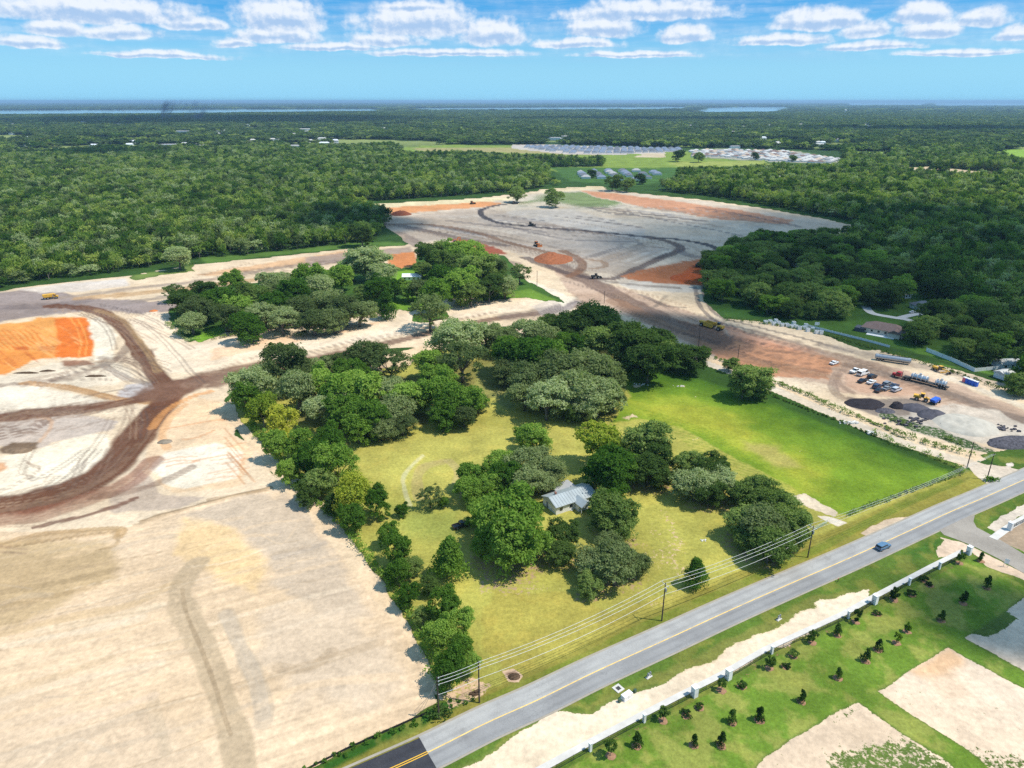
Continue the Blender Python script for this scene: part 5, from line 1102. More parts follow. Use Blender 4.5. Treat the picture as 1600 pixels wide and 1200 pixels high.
dozer(839, 385, ang((830,383),(850,388)), orange, 'orange bulldozer on the dark track beside the orange mound', 1.5)
dozer(830, 353, ang((820,352),(840,354)), dark, 'dark bulldozer on the black track across the pale sand', 1.4)
dozer(804, 319, ang((800,319),(815,318)), dark, 'dark bulldozer at the far bend of the black track', 1.3)
dozer(738, 319, ang((730,320),(745,318)), orange, 'orange bulldozer on the far orange clay strip', 1.4)
loader(931, 435, ang((925,435),(940,434)), dark, 'dark wheel loader at the crossing of the haul roads', 1.1)
excavator(1091, 417, ang((1080,420),(1100,412)), red, 'red excavator digging at the orange clay slope near the trees', 1.1)
excavator(1106, 410, ang((1100,412),(1115,404)), orange, 'orange excavator higher up the clay slope beside the grove', 1.2)
loader(1440, 626, ang((1440,626),(1460,630)), yel, 'yellow wheel loader beside the black gravel piles', 1.05)
dump_truck(1461, 630, ang((1450,634),(1470,624)), blue, 'blue tipper truck next to the yellow loader', .75)
def bin_(x, y, rz):
    e = empty('grader', px(x, y, 0), rz); tag(e, 'orange-yellow motor grader parked near the portable toilets', 'grader')
    MB().box((-2.2, 0, 1.5), (2.8, 1.5, 1.1)).build('engine_hood', yel, e, .08); MB().box((.2, 0, 2.1), (1.4, 1.5, 1.8)).build('cab', glass, e); MB().box((.2, 0, 3.05), (1.6, 1.7, .12)).build('roof', yel, e)
    MB().bar((.8, 0, 1.9), (4.6, 0, 1.6), .35, .4).build('beam', yel, e); MB().bar((1.6, -1.8, .5), (2.4, 1.8, .5), .12, .6).build('blade', yel, e)
    for a, s in ((-3.0, 1), (-3.0, -1), (-1.5, 1), (-1.5, -1), (4.4, 1), (4.4, -1)): wheel(e, a, s * 1.0, .6, .4)
bin_(1468, 581, ang((1456,577),(1479,585)))
ta = ang((1505,592),(1527,600)); td = Vector((math.cos(ta), math.sin(ta), 0)); tb = px(1506, 597)
for k in range(5):
    e = empty('portable_toilet', tb + td * k * 1.45, ta); m = pink if k == 0 else blue
    tag(e, 'pink-red portable toilet at the left end of the row' if k == 0 else ('%sblue portable toilet to the right of the pink one' % ('', 'nearest ', 'second ', 'third ', 'fourth ')[k]), 'portable toilet', 'row of portable toilets')
    MB().box((0, 0, 1.15), (1.25, 1.25, 2.3)).build('cabin', m, e, .04); MB().box((0, -.64, 1.1), (.75, .03, 1.9)).build('door', m, e); MB().prism([(-.68, 2.3), (.68, 2.3), (.55, 2.5), (-.55, 2.5)], 1.35).build('roof', white, e); MB().tube([(.45, .45, 2.4), (.45, .45, 2.9)], .06, 6).build('vent_pipe', white, e)
# pale precast boxes in a row
BX = sorted([(1196,506),(1203,505),(1209,508),(1216,507),(1222,510),(1229,510),(1236,512),(1243,512),(1249,515),(1256,514),(1262,518),(1269,517),(1276,521),(1283,522),(1212,503),(1240,507),(1259,511)])
for k, (x, y) in enumerate(BX):
    e = empty('precast_box', px(x, y), random.uniform(-.2, .3)); h = random.uniform(1.7, 2.1); w = random.uniform(1.6, 2.0)
    tag(e, 'white precast box, %sfrom the left in the row by the haul road' % (ORD[k] or 'first '), 'concrete box', 'white precast boxes in a row')
    for s in (-1, 1):
        MB().box((s * (w / 2 - .1), 0, h / 2), (.2, w, h)).build('side_wall', white, e); MB().box((0, s * (w / 2 - .1), h / 2), (w - .404, .2, h)).build('end_wall', white, e)
    MB().box((0, 0, .12), (w - .41, w - .41, .2)).build('base', white, e)
# ------------------------------------------------------------------ heaps
def heap(x, y, wpx, hm, m, lab, name='dirt_mound', cat='mound', asp=.6, seed=0, rz=0, flat=1.6):
    p = px(x, y); D = p.y * CP + HC * SP; w = wpx * D / F; n, r_ = 40, 14; V = [(0, 0, 1)]; 
    for j in range(1, r_ + 1):
        for i in range(n):
            a = 6.2832 * i / n; q = j / r_; V.append((math.cos(a) * q, math.sin(a) * q, 1))
    V = np.array(V); q = np.hypot(V[:, 0], V[:, 1]); wob_ = .85 + .35 * fbm(V[:, 0] * 1.5 + 9 + seed, V[:, 1] * 1.5 + 4, seed, 3)
    z = np.clip(1 - q ** flat, 0, 1) * (.55 + .9 * fbm(V[:, 0] * 2.2 + seed, V[:, 1] * 2.2, seed + 5, 4)) + (fbm(V[:, 0] * 9, V[:, 1] * 9, seed + 8, 3) - .5) * .16 * (q < .98)
    P = np.stack([V[:, 0] * w / 2 * wob_, V[:, 1] * w / 2 * asp * wob_, z * hm - .15 * (q > .98)], 1)
    Fc = [(0, 1 + i, 1 + (i + 1) % n) for i in range(n)] + [(1 + (j - 1) * n + i, 1 + j * n + i, 1 + j * n + (i + 1) % n, 1 + (j - 1) * n + (i + 1) % n) for j in range(1, r_) for i in range(n)]
    me = bpy.data.meshes.new(name); me.from_pydata(P.tolist(), [], Fc); me.materials.append(m); me.polygons.foreach_set('use_smooth', [True] * len(me.polygons)); me.update()
    o = obj(name, me, None, (p.x, p.y, 0)); o.rotation_euler.z = rz; return tag(o, lab, cat)
def earth(name, c, s=.6, v=.25): return mat(name, tuple(alb(c)), .95, var=v, scale=s, spec=.05)
clay = earth('orange_clay', (186, 116, 80)); red_c = earth('red_brown_clay', (146, 88, 66)); grav = earth('dark_gravel', (98, 96, 104)); blk = earth('black_topsoil', (62, 58, 62)); sandm = earth('pale_sand_heap', (214, 206, 190), .4, .14); rub = earth('dark_rubble', (105, 102, 108), 1.2, .5); mulch = earth('brush_and_soil', (104, 84, 66), 1.5, .5)
heap(863, 405, 64, 4.5, clay, 'orange clay mound beside the dark haul road bend', asp=1.2, seed=1)
heap(1078, 435, 66, 3.2, earth('rust_clay', (204, 104, 58)), 'long rust-orange clay bank in front of the red excavator', 'clay_bank', 'clay bank', .9, 31, .4)
heap(626, 335, 34, 4.5, red_c, 'red-brown mound in front of the far orange clay strip', asp=1.0, seed=2)
heap(1352, 631, 60, 1.2, blk, 'broad black topsoil pile left in the work yard', asp=.75, seed=3, flat=2.5); heap(1401, 636, 22, 2.6, blk, 'small steep black pile between the broad black pile and the gravel', asp=.9, seed=4)
heap(1429, 638, 46, 1.7, grav, 'dark grey gravel pile below the yellow loader', 'gravel_pile', 'gravel pile', .8, 5, flat=2.2); heap(1455, 648, 50, 1.8, grav, 'smooth slate-grey gravel pile nearest the pale sand heap', 'gravel_pile', 'gravel pile', .7, 6, .3, flat=2.2)
heap(1383, 643, 30, 1.6, rub, 'heap of dark broken rubble at the front of the black pile', 'rubble_pile', 'rubble pile', .6, 7)
heap(1508, 664, 92, 2.0, sandm, 'wide heap of pale sand in the work yard', 'sand_heap', 'sand heap', .95, 8, flat=2.4); heap(1582, 692, 84, 2.4, rub, 'dark rubble bank at the right end of the work yard', 'rubble_pile', 'rubble pile', .5, 9, .2, flat=2.4)
heap(28, 704, 44, .8, earth('brown_spoil', (150, 126, 102)), 'low brown spoil bank on the white sand at the left edge', asp=.45, seed=10); heap(258, 690, 22, .7, earth('grey_spoil', (160, 146, 128)), 'small grey spoil heap by the brown haul road bend', asp=.8, seed=11)
heap(803, 1057, 20, .45, mulch, 'flat brown pile of leaves and ash on the lawn near the poles', 'leaf_pile', 'leaf pile', .8, 12); heap(240, 486, 14, .9, earth('clay_spoil', (225, 140, 84)), 'small orange spoil patch at the tip of the wooded island', asp=.8, seed=13)
for k, (x, y, w) in enumerate(((40, 583, 40), (75, 580, 26), (150, 588, 34))): heap(x, y, w, .8, mulch, ('long line of dark clods on white sand under the orange pit', 'short line of dark clods right of the long one', 'dark clods between the two loop tracks')[k], 'clod_row', 'dirt clods', .16, 20 + k, .05)
rockm = mat('white_limestone', (.62, .6, .55), .9)
def rocks(x, y, wpx, n, lab, m=rockm, name='stone_scatter', smin=.25, smax=.7, asp=.5):
    p = px(x, y); D = p.y * CP + HC * SP; w = wpx * D / F; e = empty(name, p); tag(e, lab, 'stones')
    for k in range(n):
        s = random.uniform(smin, smax); c = (random.gauss(0, w / 4), random.gauss(0, w / 4 * asp), s * .25); V = []
        for q in range(8): V.append((c[0] + ((q & 1) * 2 - 1) * s * random.uniform(.35, .6), c[1] + ((q >> 1 & 1) * 2 - 1) * s * random.uniform(.3, .55), max(0, c[2] + ((q >> 2) * 2 - 1) * s * random.uniform(.2, .4))))
        MB().add(V, [(0, 2, 3, 1), (4, 5, 7, 6), (0, 1, 5, 4), (1, 3, 7, 5), (3, 2, 6, 7), (2, 0, 4, 6)]).build('stone', m, e)
rocks(1327, 661, 30, 26, 'line of white broken concrete in the pasture near the lane', smin=.4, smax=1.3, asp=.3); rocks(1361, 677, 16, 18, 'clump of white and grey rubble at the pasture edge', smin=.5, smax=1.4, asp=.8)
rocks(1098, 845, 12, 10, 'ring of white stones with ash on the lawn by the oak group', smin=.2, smax=.5); rocks(1062, 604, 14, 12, 'pale stones scattered at the far end of the pasture'); rocks(1000, 601, 24, 16, 'pale stones along the pasture edge by the big grove')
rocks(1420, 660, 70, 60, 'scattered dark and pale debris between lane and sand heap', rub, 'debris_scatter', .3, 1.2, .5); rocks(1560, 670, 60, 40, 'dark clods strewn on the right of the sand heap', rub, 'debris_scatter', .3, 1.2, .6); rocks(742, 1084, 16, 14, 'broken logs and stones at the foot of the second roadside pole', mulch, 'debris_scatter', .3, .8, .7)
# ------------------------------------------------------------------ houses
def house(name, x, y, rz, L, Wd, hw, hr, roof_m, wall_m, lab, cat='house', hip=0.0, win=True, oh=.5, group=None):
    e = empty(name, px(x, y), rz); tag(e, lab, cat, group)
    MB().box((0, 0, hw / 2), (L, Wd, hw)).build('wall', wall_m, e)
    a, b = L / 2 + oh, Wd / 2 + oh; k = hip * b; z = hw + .02; t = .16
    V = [(-a, -b, z), (a, -b, z), (a, b, z), (-a, b, z), (-a + k, 0, z + hr), (a - k, 0, z + hr), (-a, -b, z - t), (a, -b, z - t), (a, b, z - t), (-a, b, z - t)]
    r = MB().add(V, [(0, 1, 5, 4), (2, 3, 4, 5), (1, 2, 5), (3, 0, 4), (6, 9, 8, 7), (0, 6, 7, 1), (1, 7, 8, 2), (2, 8, 9, 3), (3, 9, 6, 0)]).build('roof', roof_m, e)
    if win:
        n = max(2, int(L / 3.2))
        for s in (-1, 1):
            for i in range(n):
                o = MB().box((-L / 2 + (i + .5) * L / n, s * (Wd / 2 + .02), hw * .55), (1.1, .08, 1.1)).build('window', glass, e)
    return e
hz_ = ang((867,797),(925,778))
e = house('farmhouse', 889, 786, hz_, 15, 7.6, 2.9, 1.7, roofm, stucco, 'white house with a pale grey metal roof among the big trees', hip=0)
MB().prism([(-2.2, 2.6), (0, 4.0), (2.2, 2.6), (2.2, 2.45), (-2.2, 2.45)], 5.4, 0).build('porch_roof', roofm, e).matrix_local = Matrix.Translation((1.4, -5.2, 0))
for s in (-1, 1): MB().box((1.4 + s * 1.9, -7.5, 1.25), (.16, .16, 2.4)).build('porch_post', white, e)
MB().box((1.4, -4.9, 1.2), (3.6, 2.0, 2.4)).build('porch_wall', stucco, e)
MB().prism([(-3.6, 2.75), (3.6, 3.1), (3.6, 2.95), (-3.6, 2.6)], 4.2, 0).build('lean_to_roof', grey_r, e).matrix_local = Matrix.Translation((1.5, 6.2, 0))
for s in (-1, 1): MB().box((1.5 + s * 3.2, 8.0, 1.35), (.14, .14, 2.7)).build('lean_to_post', white, e)
for k in range(16): MB().bar((-7.8 + k * 1.04, -4.25, 2.99), (-7.8 + k * 1.04, -.05, 4.66), .05, .05).build('roof_seam', roofm, e)
MB().box((-4.9, .6, 4.9), (.6, .6, .7)).build('chimney', mat('brick_red', (.32, .16, .12)), e); MB().box((-7.54, 1.2, 1.1), (.06, .95, 2.0)).build('door', grey, e)
rocks(893, 797, 8, 5, 'white garden clutter piled beside the house porch', white, 'porch_clutter', .3, .8)
e = house('garden_shed', 644, 436, .05, 13, 8, 2.6, 1.6, mat('white_metal_roof', (.72, .75, .78), .5), stucco, 'white metal roofed shed on the bright lawn of the wooded island', 'shed')
e = house('house', 1381, 520, ang((1350,516),(1412,527)), 21, 11, 2.9, 3.0, brown_r, tan, 'tan house with a broad brown hip roof behind the white fence', hip=1)
MB().box((-11.4, -3.4, 1.1), (5.2, 6.5, 2.2)).build('screen_enclosure', mat('dark_screen', (.06, .065, .08), .6), e); MB().prism([(-3.5, 2.7), (0, 4.6), (3.5, 2.7)], 9, 0).build('wing_roof', brown_r, e).matrix_local = Matrix.Translation((6.4, -4, 0)); MB().box((6.4, -5.5, 1.35), (6.0, 5, 2.7)).build('wing_wall', tan, e)
MB().box((0, -7.6, .1), (14, 4, .2)).build('patio', white, e)
house('house', 1440, 482, ang((1430,484),(1452,483)), 11.5, 8, 2.6, 2.4, slate_r, stucco, 'small house with a slate-grey hip roof beside the driveway', hip=1)
house('house', 1487, 492, .3, 7, 9, 3.0, 1.8, blue_r, stucco, 'house with a blue-grey roof half hidden by trees right of the slate-roofed one')
house('house', 1566, 520, -.1, 10, 7, 4.6, 1.0, tan_r, stucco, 'pale house with a tan metal roof at the right edge')
house('carport', 1577, 533, .2, 6, 4, 2.2, .6, mat('pale_blue_roof', (.5, .58, .66)), stucco, 'low pale blue roofed carport below the tan-roofed house', 'carport')
house('house', 1573, 573, .1, 11, 7, 2.7, 1.3, lt_r, stucco, 'pale-roofed house under the trees near the right edge'); house('garden_shed', 1567, 590, .4, 6.5, 5, 2.8, 1.1, lt_r, stucco, 'white gabled shed with one dark window by the white fence', 'shed')
house('garden_shed', 1415, 465, .2, 4.5, 4, 2.6, 1.2, lt_r, stucco, 'small white shed alone under dark trees', 'shed'); house('house', 1260, 404, .3, 9, 6, 2.8, 1.6, blue_r, stucco, 'blue-grey roof showing between the dark trees at the clearing'); house('garden_shed', 1244, 416, .1, 5, 5, 3, 1.2, lt_r, stucco, 'white shed in the gap between the dark trees', 'shed')
house('house', 1185, 377, .1, 9, 6, 2.8, 1.4, lt_r, stucco, 'pale roof between trees at the forest edge by the clearing')
# driveways
def pad(name, P, m, z=.06):
    V = [px(x, y, 0) + Vector((0, 0, z)) for x, y in P]; me = bpy.data.meshes.new(name); me.from_pydata(V, [], [tuple(range(len(V)))[::-1]]); me.materials.append(m); me.update(); o = obj(name, me); o['kind'] = 'structure'; return o
M_drv = mat('driveway_concrete', (.50, .48, .45), .9, scale=.3)
def strip(name, pts, w, m, z=.06, kind='structure'): return ribbon(name, catmull(pxa(pts), 6), w / 2, -w / 2, z, m, kind=kind)
strip('driveway', [(1352,478),(1362,489),(1390,495),(1420,500),(1435,508)], 5, M_drv); strip('driveway', [(1405,497),(1425,492),(1440,490)], 4.5, M_drv, .065); strip('driveway', [(1418,515),(1428,511),(1432,505)], 5, M_drv, .07)
strip('street', [(1237,424),(1243,432),(1245,446)], 9, M_as2, .06)
# side road and entrance
pad('side_road', [(1463,824),(1490,812),(1523,805.5),(1521,815),(1526,824),(1560,842),(1600,866),(1660,900),(1660,940),(1600,896),(1560,873),(1520,853),(1492,842),(1475,836)], M_side, .052)
# ------------------------------------------------------------------ white fences of the houses
def panel_fence(P, h, lab, name='vinyl_fence'):
    L = pxa(P); e = empty(name, (L[0][0], L[0][1], 0)); tag(e, lab, 'fence')
    for a, b in zip(L[:-1], L[1:]):
        n = max(1, int(np.linalg.norm(b - a) / 5))
        for k in range(n):
            p0 = a + (b - a) * k / n - L[0]; p1 = a + (b - a) * (k + 1) / n - L[0]
            MB().bar((*p0, h / 2), (*p1, h / 2), .06, h).build('panel', white, e); MB().box((*p0, h / 2 + .08), (.18, .18, h + .16)).build('post', white, e)
panel_fence([(1258,509),(1300,520),(1345,531),(1390,543)], 1.2, 'thin white fence in front of the brown-roofed house'); panel_fence([(1447,549),(1485,564),(1522,581)], 2.0, 'tall solid white fence under the trees near the toilets')
panel_fence([(1522,581),(1560,577),(1580,572)], 1.8, 'white fence running back from the tall fence towards the pale-roofed house')
s_ = empty('site_sign', px(1276, 511)); tag(s_, 'white sign board on posts behind the row of precast boxes', 'sign'); MB().box((0, 0, 2.0), (2.6, .08, 1.8)).build('board', white, s_)
for k in (-1, 1): MB().box((k * 1.1, .09, 1.2), (.12, .1, 2.4)).build('post', wood, s_)
# ------------------------------------------------------------------ sidewalk and picket fence with white columns
ribbon('sidewalk', offset(FENCE_W, 0)[0:], 2.4, .85, .11, M_conc); 
def picket_fence(P, cols, name, lab):
    L = catmull(np.asarray(P), 4); e = empty(name, (L[0][0], L[0][1], 0)); tag(e, lab, 'fence'); o0 = np.array([L[0][0], L[0][1]])
    seg = np.linalg.norm(np.diff(L, axis=0), axis=1); cum = np.concatenate([[0], np.cumsum(seg)])
    def at(s): k = min(len(seg) - 1, int(np.searchsorted(cum, s, 'right') - 1)); t = (s - cum[k]) / seg[k]; return L[k] + (L[k + 1] - L[k]) * t - o0
    pos = []
    for (cx, cy, wide) in cols:
        w = pxa([(cx, cy)])[0]; k = int(np.argmin(np.linalg.norm(L - w, axis=1))); d = L[min(k + 1, len(L) - 1)] - L[max(k - 1, 0)]; d /= np.linalg.norm(d)
        s = cum[k] + float(np.dot(w - L[k], d)); s = min(max(s, 0), cum[-1] - .01); pos.append((s, wide, math.atan2(d[1], d[0])))
    for (s, wide, a) in pos:
        p = at(s); w, h = (1.15, 2.6) if wide else (.55, 2.15)
        c = MB().box((p[0], p[1], h / 2), (w, w, h), a).build('column', stucco, e); MB().box((p[0], p[1], h + .07), (w + .16, w + .16, .14), a).build('cap', white, c)
    ss = sorted([0, cum[-1] - .01] + [q[0] for q in pos])
    for a, b in zip(ss[:-1], ss[1:]):
        if b - a < 1: continue
        n = max(1, int(round((b - a) / 4.0)))
        for j in range(n):
            p0, p1 = at(a + (b - a) * j / n), at(a + (b - a) * (j + 1) / n); mb = MB(); m = int((b - a) / n / .14)
            for q in range(1, m): p = p0 + (p1 - p0) * q / m; mb.box((p[0], p[1], .72), (.022, .022, 1.34))
            pk = mb.build('pickets', black, e); pk['kind'] = 'stuff'
            for z in (.18, 1.38): MB().bar((*p0, z), (*p1, z), .05, .05).build('rail', black, e)
            MB().box((*p1, .75), (.07, .07, 1.5)).build('post', black, e)
picket_fence(FENCE_W, [(921,1172,0),(1005,1127,0),(1084,1087,1),(1137,1060,1),(1205,1021,0),(1325,966,0),(1366,943,1),(1420,914,0),(1467,889,0),(1513,866,1),(840,1217,0)], 'picket_fence', 'black picket fence with white columns beside the long pale sidewalk')
FR = pxa([(1577,828),(1600,816),(1660,788)]); picket_fence(FR, [(1577,828,1)], 'picket_fence', 'black picket fence starting at the white pillar right of the side road')
ribbon('sidewalk', pxa([(1552,842),(1577,824),(1605,808),(1660,780)]), 1.2, -1.0, .11, M_conc)
# ------------------------------------------------------------------ young trees, bushes
def small_plant(x, y, h, w, kind, lab, cat='young tree', name='young_tree', group=None, ring=True):
    p = px(x, y); e = empty(name, p, random.uniform(0, 6.28)); tag(e, lab, cat, group); r = np.random.default_rng(int(x * 7 + y))
    if kind == 'c': C, Rd = crown_clumps(int(x), 'c', 16); Rd = Rd * 1.3
    else: C, Rd = crown_clumps(int(x + y), 'b', 18); Rd = Rd * (1.2 if kind == 'b' else 1.4); C[:, 2] = C[:, 2] * (1. if kind == 'b' else .9)
    V, Fq = leaves(C, Rd, 46, .075, int(x + y * 3), .9, .3)
    o = obj('crown', mesh_np('crown', V, Fq, [ML['p'] if kind != 'y' else ML['y']]), e); o.scale = (w, w, h)
    MB().tube([(0, 0, 0), (0, 0, h * .6)], [.07, .04], 6).build('stem', M_bark, e)
    if ring:
        n = 16; a0 = r.random(); V = [(0, 0, .10)] + [(math.cos(6.28 * k / n) * 1.05 * r.uniform(.8, 1.15), math.sin(6.28 * k / n) * 1.05 * r.uniform(.8, 1.15), .03) for k in range(n)]
        me = bpy.data.meshes.new('mulch_ring'); me.from_pydata(V, [], [(0, 1 + k, 1 + (k + 1) % n) for k in range(n)]); me.materials.append(M_ring); me.update(); o = obj('mulch_ring', me, None, (p.x, p.y, 0)); o['kind'] = 'structure'
M_ring = earth('mulch_brown', (178, 138, 108), 2.0, .25)
SAP = [(954,1181,'b'),(995,1166,'c'),(1036,1126,'b'),(1072,1118,'s'),(1093,1106,'s'),(1084,1165,'c'),(1127,1165,'c'),(1144,1129,'c'),(1186,1126,'c'),(1127,1079,'b'),(1159,1073,'s'),(1202,1044,'b'),(1228,1042,'s'),(1238,1025,'s'),
 (1252,1096,'c'),(1309,1060,'c'),(1352,1033,'c'),(1372,1016,'c'),(1401,1005,'y'),(1417,987,'y'),(1308,993,'c'),(1269,1004,'b'),(1337,972,'b'),(1370,960,'s'),(1397,938,'b'),(1424,930,'s'),(1470,970,'c'),(1505,943,'c'),(1541,919,'c'),
 (1452,915,'s'),(1532,877,'c'),(1499,880,'b'),(1396,935,'s'),(1444,908,'s')]
cnt = {}
for k, (x, y, t) in enumerate(SAP):
    cnt[t] = cnt.get(t, 0) + 1; dsc = {'c': 'cone-shaped dark sapling', 'b': 'taller leafy sapling', 's': 'low round shrub', 'y': 'yellowish-green sapling'}[t]
    h, w = {'c': (3.3, 2.0), 'b': (3.9, 2.6), 's': (1.5, 2.3), 'y': (3.2, 2.0)}[t]; f = random.uniform(.85, 1.15)
    small_plant(x, y, h * f, w * f, t, '%s beyond the picket fence, %sfrom the bottom edge' % (dsc, ORD[cnt[t] - 1] or 'first '), 'shrub' if t == 's' else 'young tree', 'shrub' if t == 's' else 'young_tree', 'young trees and shrubs planted beyond the picket fence')
def hedge(P, w, h, lab, m='k', step=1.1, name='hedge', seed=0, gap=.1, leaf=.32, per=26, cat='hedge'):
    L = catmull(pxa(P), 5); r = np.random.default_rng(seed); C = []; Rd = []
    for a, b in zip(L[:-1], L[1:]):
        n = max(1, int(np.linalg.norm(b - a) / step))
        for k in range(n):
            p = a + (b - a) * (k + r.random()) / n; g_ = vnoise(np.array([p[0] / 9]), np.array([p[1] / 9]), seed)[0]
            if g_ < gap: continue
            hh = h * (.35 + g_) * r.uniform(.7, 1.2); C.append((p[0] + r.normal() * w * .22, p[1] + r.normal() * w * .22, hh * .5)); Rd.append(max(.35, hh * .62))
    C = np.array(C); o = C[0].copy(); o[2] = 0; V, Fq = leaves(C - o, np.array(Rd), per, leaf, seed, .9, .3)
    return tag(obj(name, mesh_np(name, V, Fq, [ML[m]]), None, o), lab, cat)
hedge([(1118,560),(1160,577),(1207,597),(1260,618),(1300,637),(1350,657),(1400,677),(1460,697),(1515,712)], 2.0, 2.2, 'low dark hedge along the far side of the dirt lane', 'k', seed=3, gap=-1, per=40)
hedge([(1190,612),(1260,640),(1320,662),(1370,684)], 2, 1.0, 'thin weedy growth along the pasture side of the lane', 'k', seed=4, gap=.1); hedge([(1365,676),(1400,694),(1440,707),(1475,722),(1505,738)], 5, 1.9, 'thick dark brush at the pasture corner beside the lane', 'k', seed=5)
hedge([(1508,737),(1470,752),(1430,766),(1390,780),(1350,794),(1322,806)], 1.5, 1.5, 'weedy hedge along the wire fence at the front of the pasture', 'k', seed=6, gap=.15)
hedge([(384,628),(402,680),(428,705),(446,740),(486,777),(534,822),(572,868),(612,918),(650,978),(675,1040),(690,1090)], 2.4, 1.9, 'dense low undergrowth along the foot of the boundary tree row', 'b', seed=7, gap=.05, per=30)
hedge([(460,1214),(520,1186),(570,1162),(620,1140),(660,1124),(700,1106),(735,1092)], 2.6, 1.1, 'rank green weeds along the black silt fence by the road', 'b', seed=8, gap=.05, leaf=.25); hedge([(676,1128),(690,1120),(700,1114)], 2.5, 2.0, 'dark green bush at the foot of the corner pole', 'k', seed=9)
hedge([(262,505),(290,532),(310,530)], 4, 1.5, 'brush and stumps at the left tip of the wooded island', 'o', seed=10, gap=.3); hedge([(330,531),(400,518),(480,507),(570,492),(600,486)], 4, 1.8, 'low brush along the front edge of the wooded island', 'k', seed=11, gap=.3)
hedge([(1130,500),(1190,506),(1260,516),(1330,535),(1400,556),(1470,576),(1540,600),(1620,625)], 4, 1.6, 'dark weedy bank between the haul road and the house gardens', 'k', seed=12, gap=.2)
hedge([(645,498),(670,502),(700,496)], 5, 1.3, 'low weeds under the lone wide oak on the sand', 'b', seed=13); hedge([(1390,655),(1420,665),(1450,676),(1500,694),(1540,708)], 3, 1.5, 'patchy bushes between the lane hedge and the sand heap', 'k', seed=14, gap=.45)
hedge([(258,412),(285,418),(300,412)], 5, 1.6, 'dark brush under the grey oak leaning from the forest', 'k', seed=15)
for k, (x, y, lab) in enumerate(((1548,752,'green bush with a mailbox at the mouth of the dirt lane'), (1152,576,'small bush at the foot of a distant pole by the lane'))): hedge([(x - 6, y), (x, y), (x + 6, y - 1)], 2, 1.6, lab, 'b', seed=30 + k, name='bush', cat='bush')
sf = pxa([(430,1226),(480,1203),(540,1172),(600,1145),(640,1127),(668,1115)]); e = empty('silt_fence', (sf[0][0], sf[0][1], 0)); tag(e, 'low black silt fence along the edge of the graded field', 'silt fence')
for a, b in zip(sf[:-1], sf[1:]):
    a, b = a - sf[0], b - sf[0]; MB().bar((*a, .3), (*b, .3), .03, .6).build('fabric', sheet, e)
    for k in range(4): p = a + (b - a) * k / 4; MB().box((*p, .4), (.06, .06, .8)).build('stake', wood, e)
# ------------------------------------------------------------------ wire fence and gate at the front of the pasture
wf = pxa([(1322,808),(1350,797),(1390,782),(1430,768),(1470,754),(1512,739)]); e = empty('wire_fence', (wf[0][0], wf[0][1], 0)); tag(e, 'wire fence on wooden posts along the front of the pasture', 'fence')
for a, b in zip(wf[:-1], wf[1:]):
    a, b = a - wf[0], b - wf[0]
    for k in range(3): p = a + (b - a) * k / 3; MB().tube([(*p, 0), (*p, 1.35)], .07, 6).build('post', wood, e)
    for z in (.3, .6, .9, 1.2): MB().bar((*a, z), (*b, z), .015).build('wire', steel, e)
ga, gb = px(1268, 832), px(1292, 818); e = empty('farm_gate', ga, math.atan2(gb.y - ga.y, gb.x - ga.x)); tag(e, 'pale green tubular gate beside the white limestone driveway', 'gate'); gl = (gb - ga).length
gm = mat('pale_green_metal', (.30, .40, .33), .5)
for z in (.25, .5, .75, 1.0, 1.25): MB().tube([(0, 0, z), (gl, 0, z)], .035, 6).build('rail', gm, e)
for k in range(4): MB().tube([(gl * k / 3, 0, .15), (gl * k / 3, 0, 1.3)], .045, 6).build('upright', gm, e)
# ------------------------------------------------------------------ utility poles and wires
POLES = [(686,1124,11.5,'v','corner utility pole with guy wires beside the graded field'),(749,1098,11.5,'v','utility pole beside the corner pole at the end of the tree row'),(1034,970,11.5,'x','utility pole with a crossarm beside the small round tree'),
 (1262,871,10.5,'x','utility pole in front of the oak group near the road'),(1511,730,10,'p','utility pole at the pasture corner where lane and fence meet'),(1542,749,10,'p','utility pole at the mouth of the dirt lane by the road'),
 (1152,567,9.5,'p','thin distant pole by the lane bush'),(1091,543,9.5,'p','thin distant pole beyond the dark oak grove'),(944,474,8,'p','far pole where the brown haul roads cross'),(839,447,11,'p','far pole on the pale sand right of the wooded island')]
def pole(x, y, h, kind, lab):
    p = px(x, y); e = empty('utility_pole', p); tag(e, lab, 'utility pole', 'utility poles'); MB().tube([(0, 0, 0), (0, 0, h)], [.19, .12], 8).build('shaft', wood, e)
    pts = []; rd = Vector((.86, .5, 0))
    if kind == 'v':
        for k, z in enumerate((h - .2, h - 1.1, h - 2.0)):
            o = MB().bar((0, 0, z), (.35, -.2, z), .08).build('bracket', steel, e); MB().tube([(.35, -.2, z - .02), (.35, -.2, z + .3)], [.09, .06], 7).build('insulator', porcelain, o); pts.append(p + Vector((.35, -.2, z + .25)))
        pts.append(p + Vector((.15, -.1, h - 4.6)))
    elif kind == 'x':
        c = Vector((.5, -.86, 0)); o = MB().bar(c * -1.25 + Vector((0, 0, h - .5)), c * 1.25 + Vector((0, 0, h - .5)), .12, .14).build('crossarm', mat('pale_crossarm', (.5, .47, .42)), e)
        for s in (-1.15, 0, 1.15): q_ = c * s + Vector((0, 0, h - .42)); MB().tube([q_, q_ + Vector((0, 0, .28))], [.09, .06], 7).build('insulator', porcelain, o); pts.append(p + q_ + Vector((0, 0, .28)))
        MB().tube([(.28, -.1, h - 2.6), (.28, -.1, h - 1.7)], .22, 8).build('transformer', steel, e); pts.append(p + Vector((.1, 0, h - 3.4)))
    else:
        MB().bar((-.7, 0, h - .4), (.7, 0, h - .4), .1).build('crossarm', wood, e); pts = [p + Vector((s, 0, h - .3)) for s in (-.6, 0, .6)]
    return e, pts
PP = [pole(*q) for q in POLES]
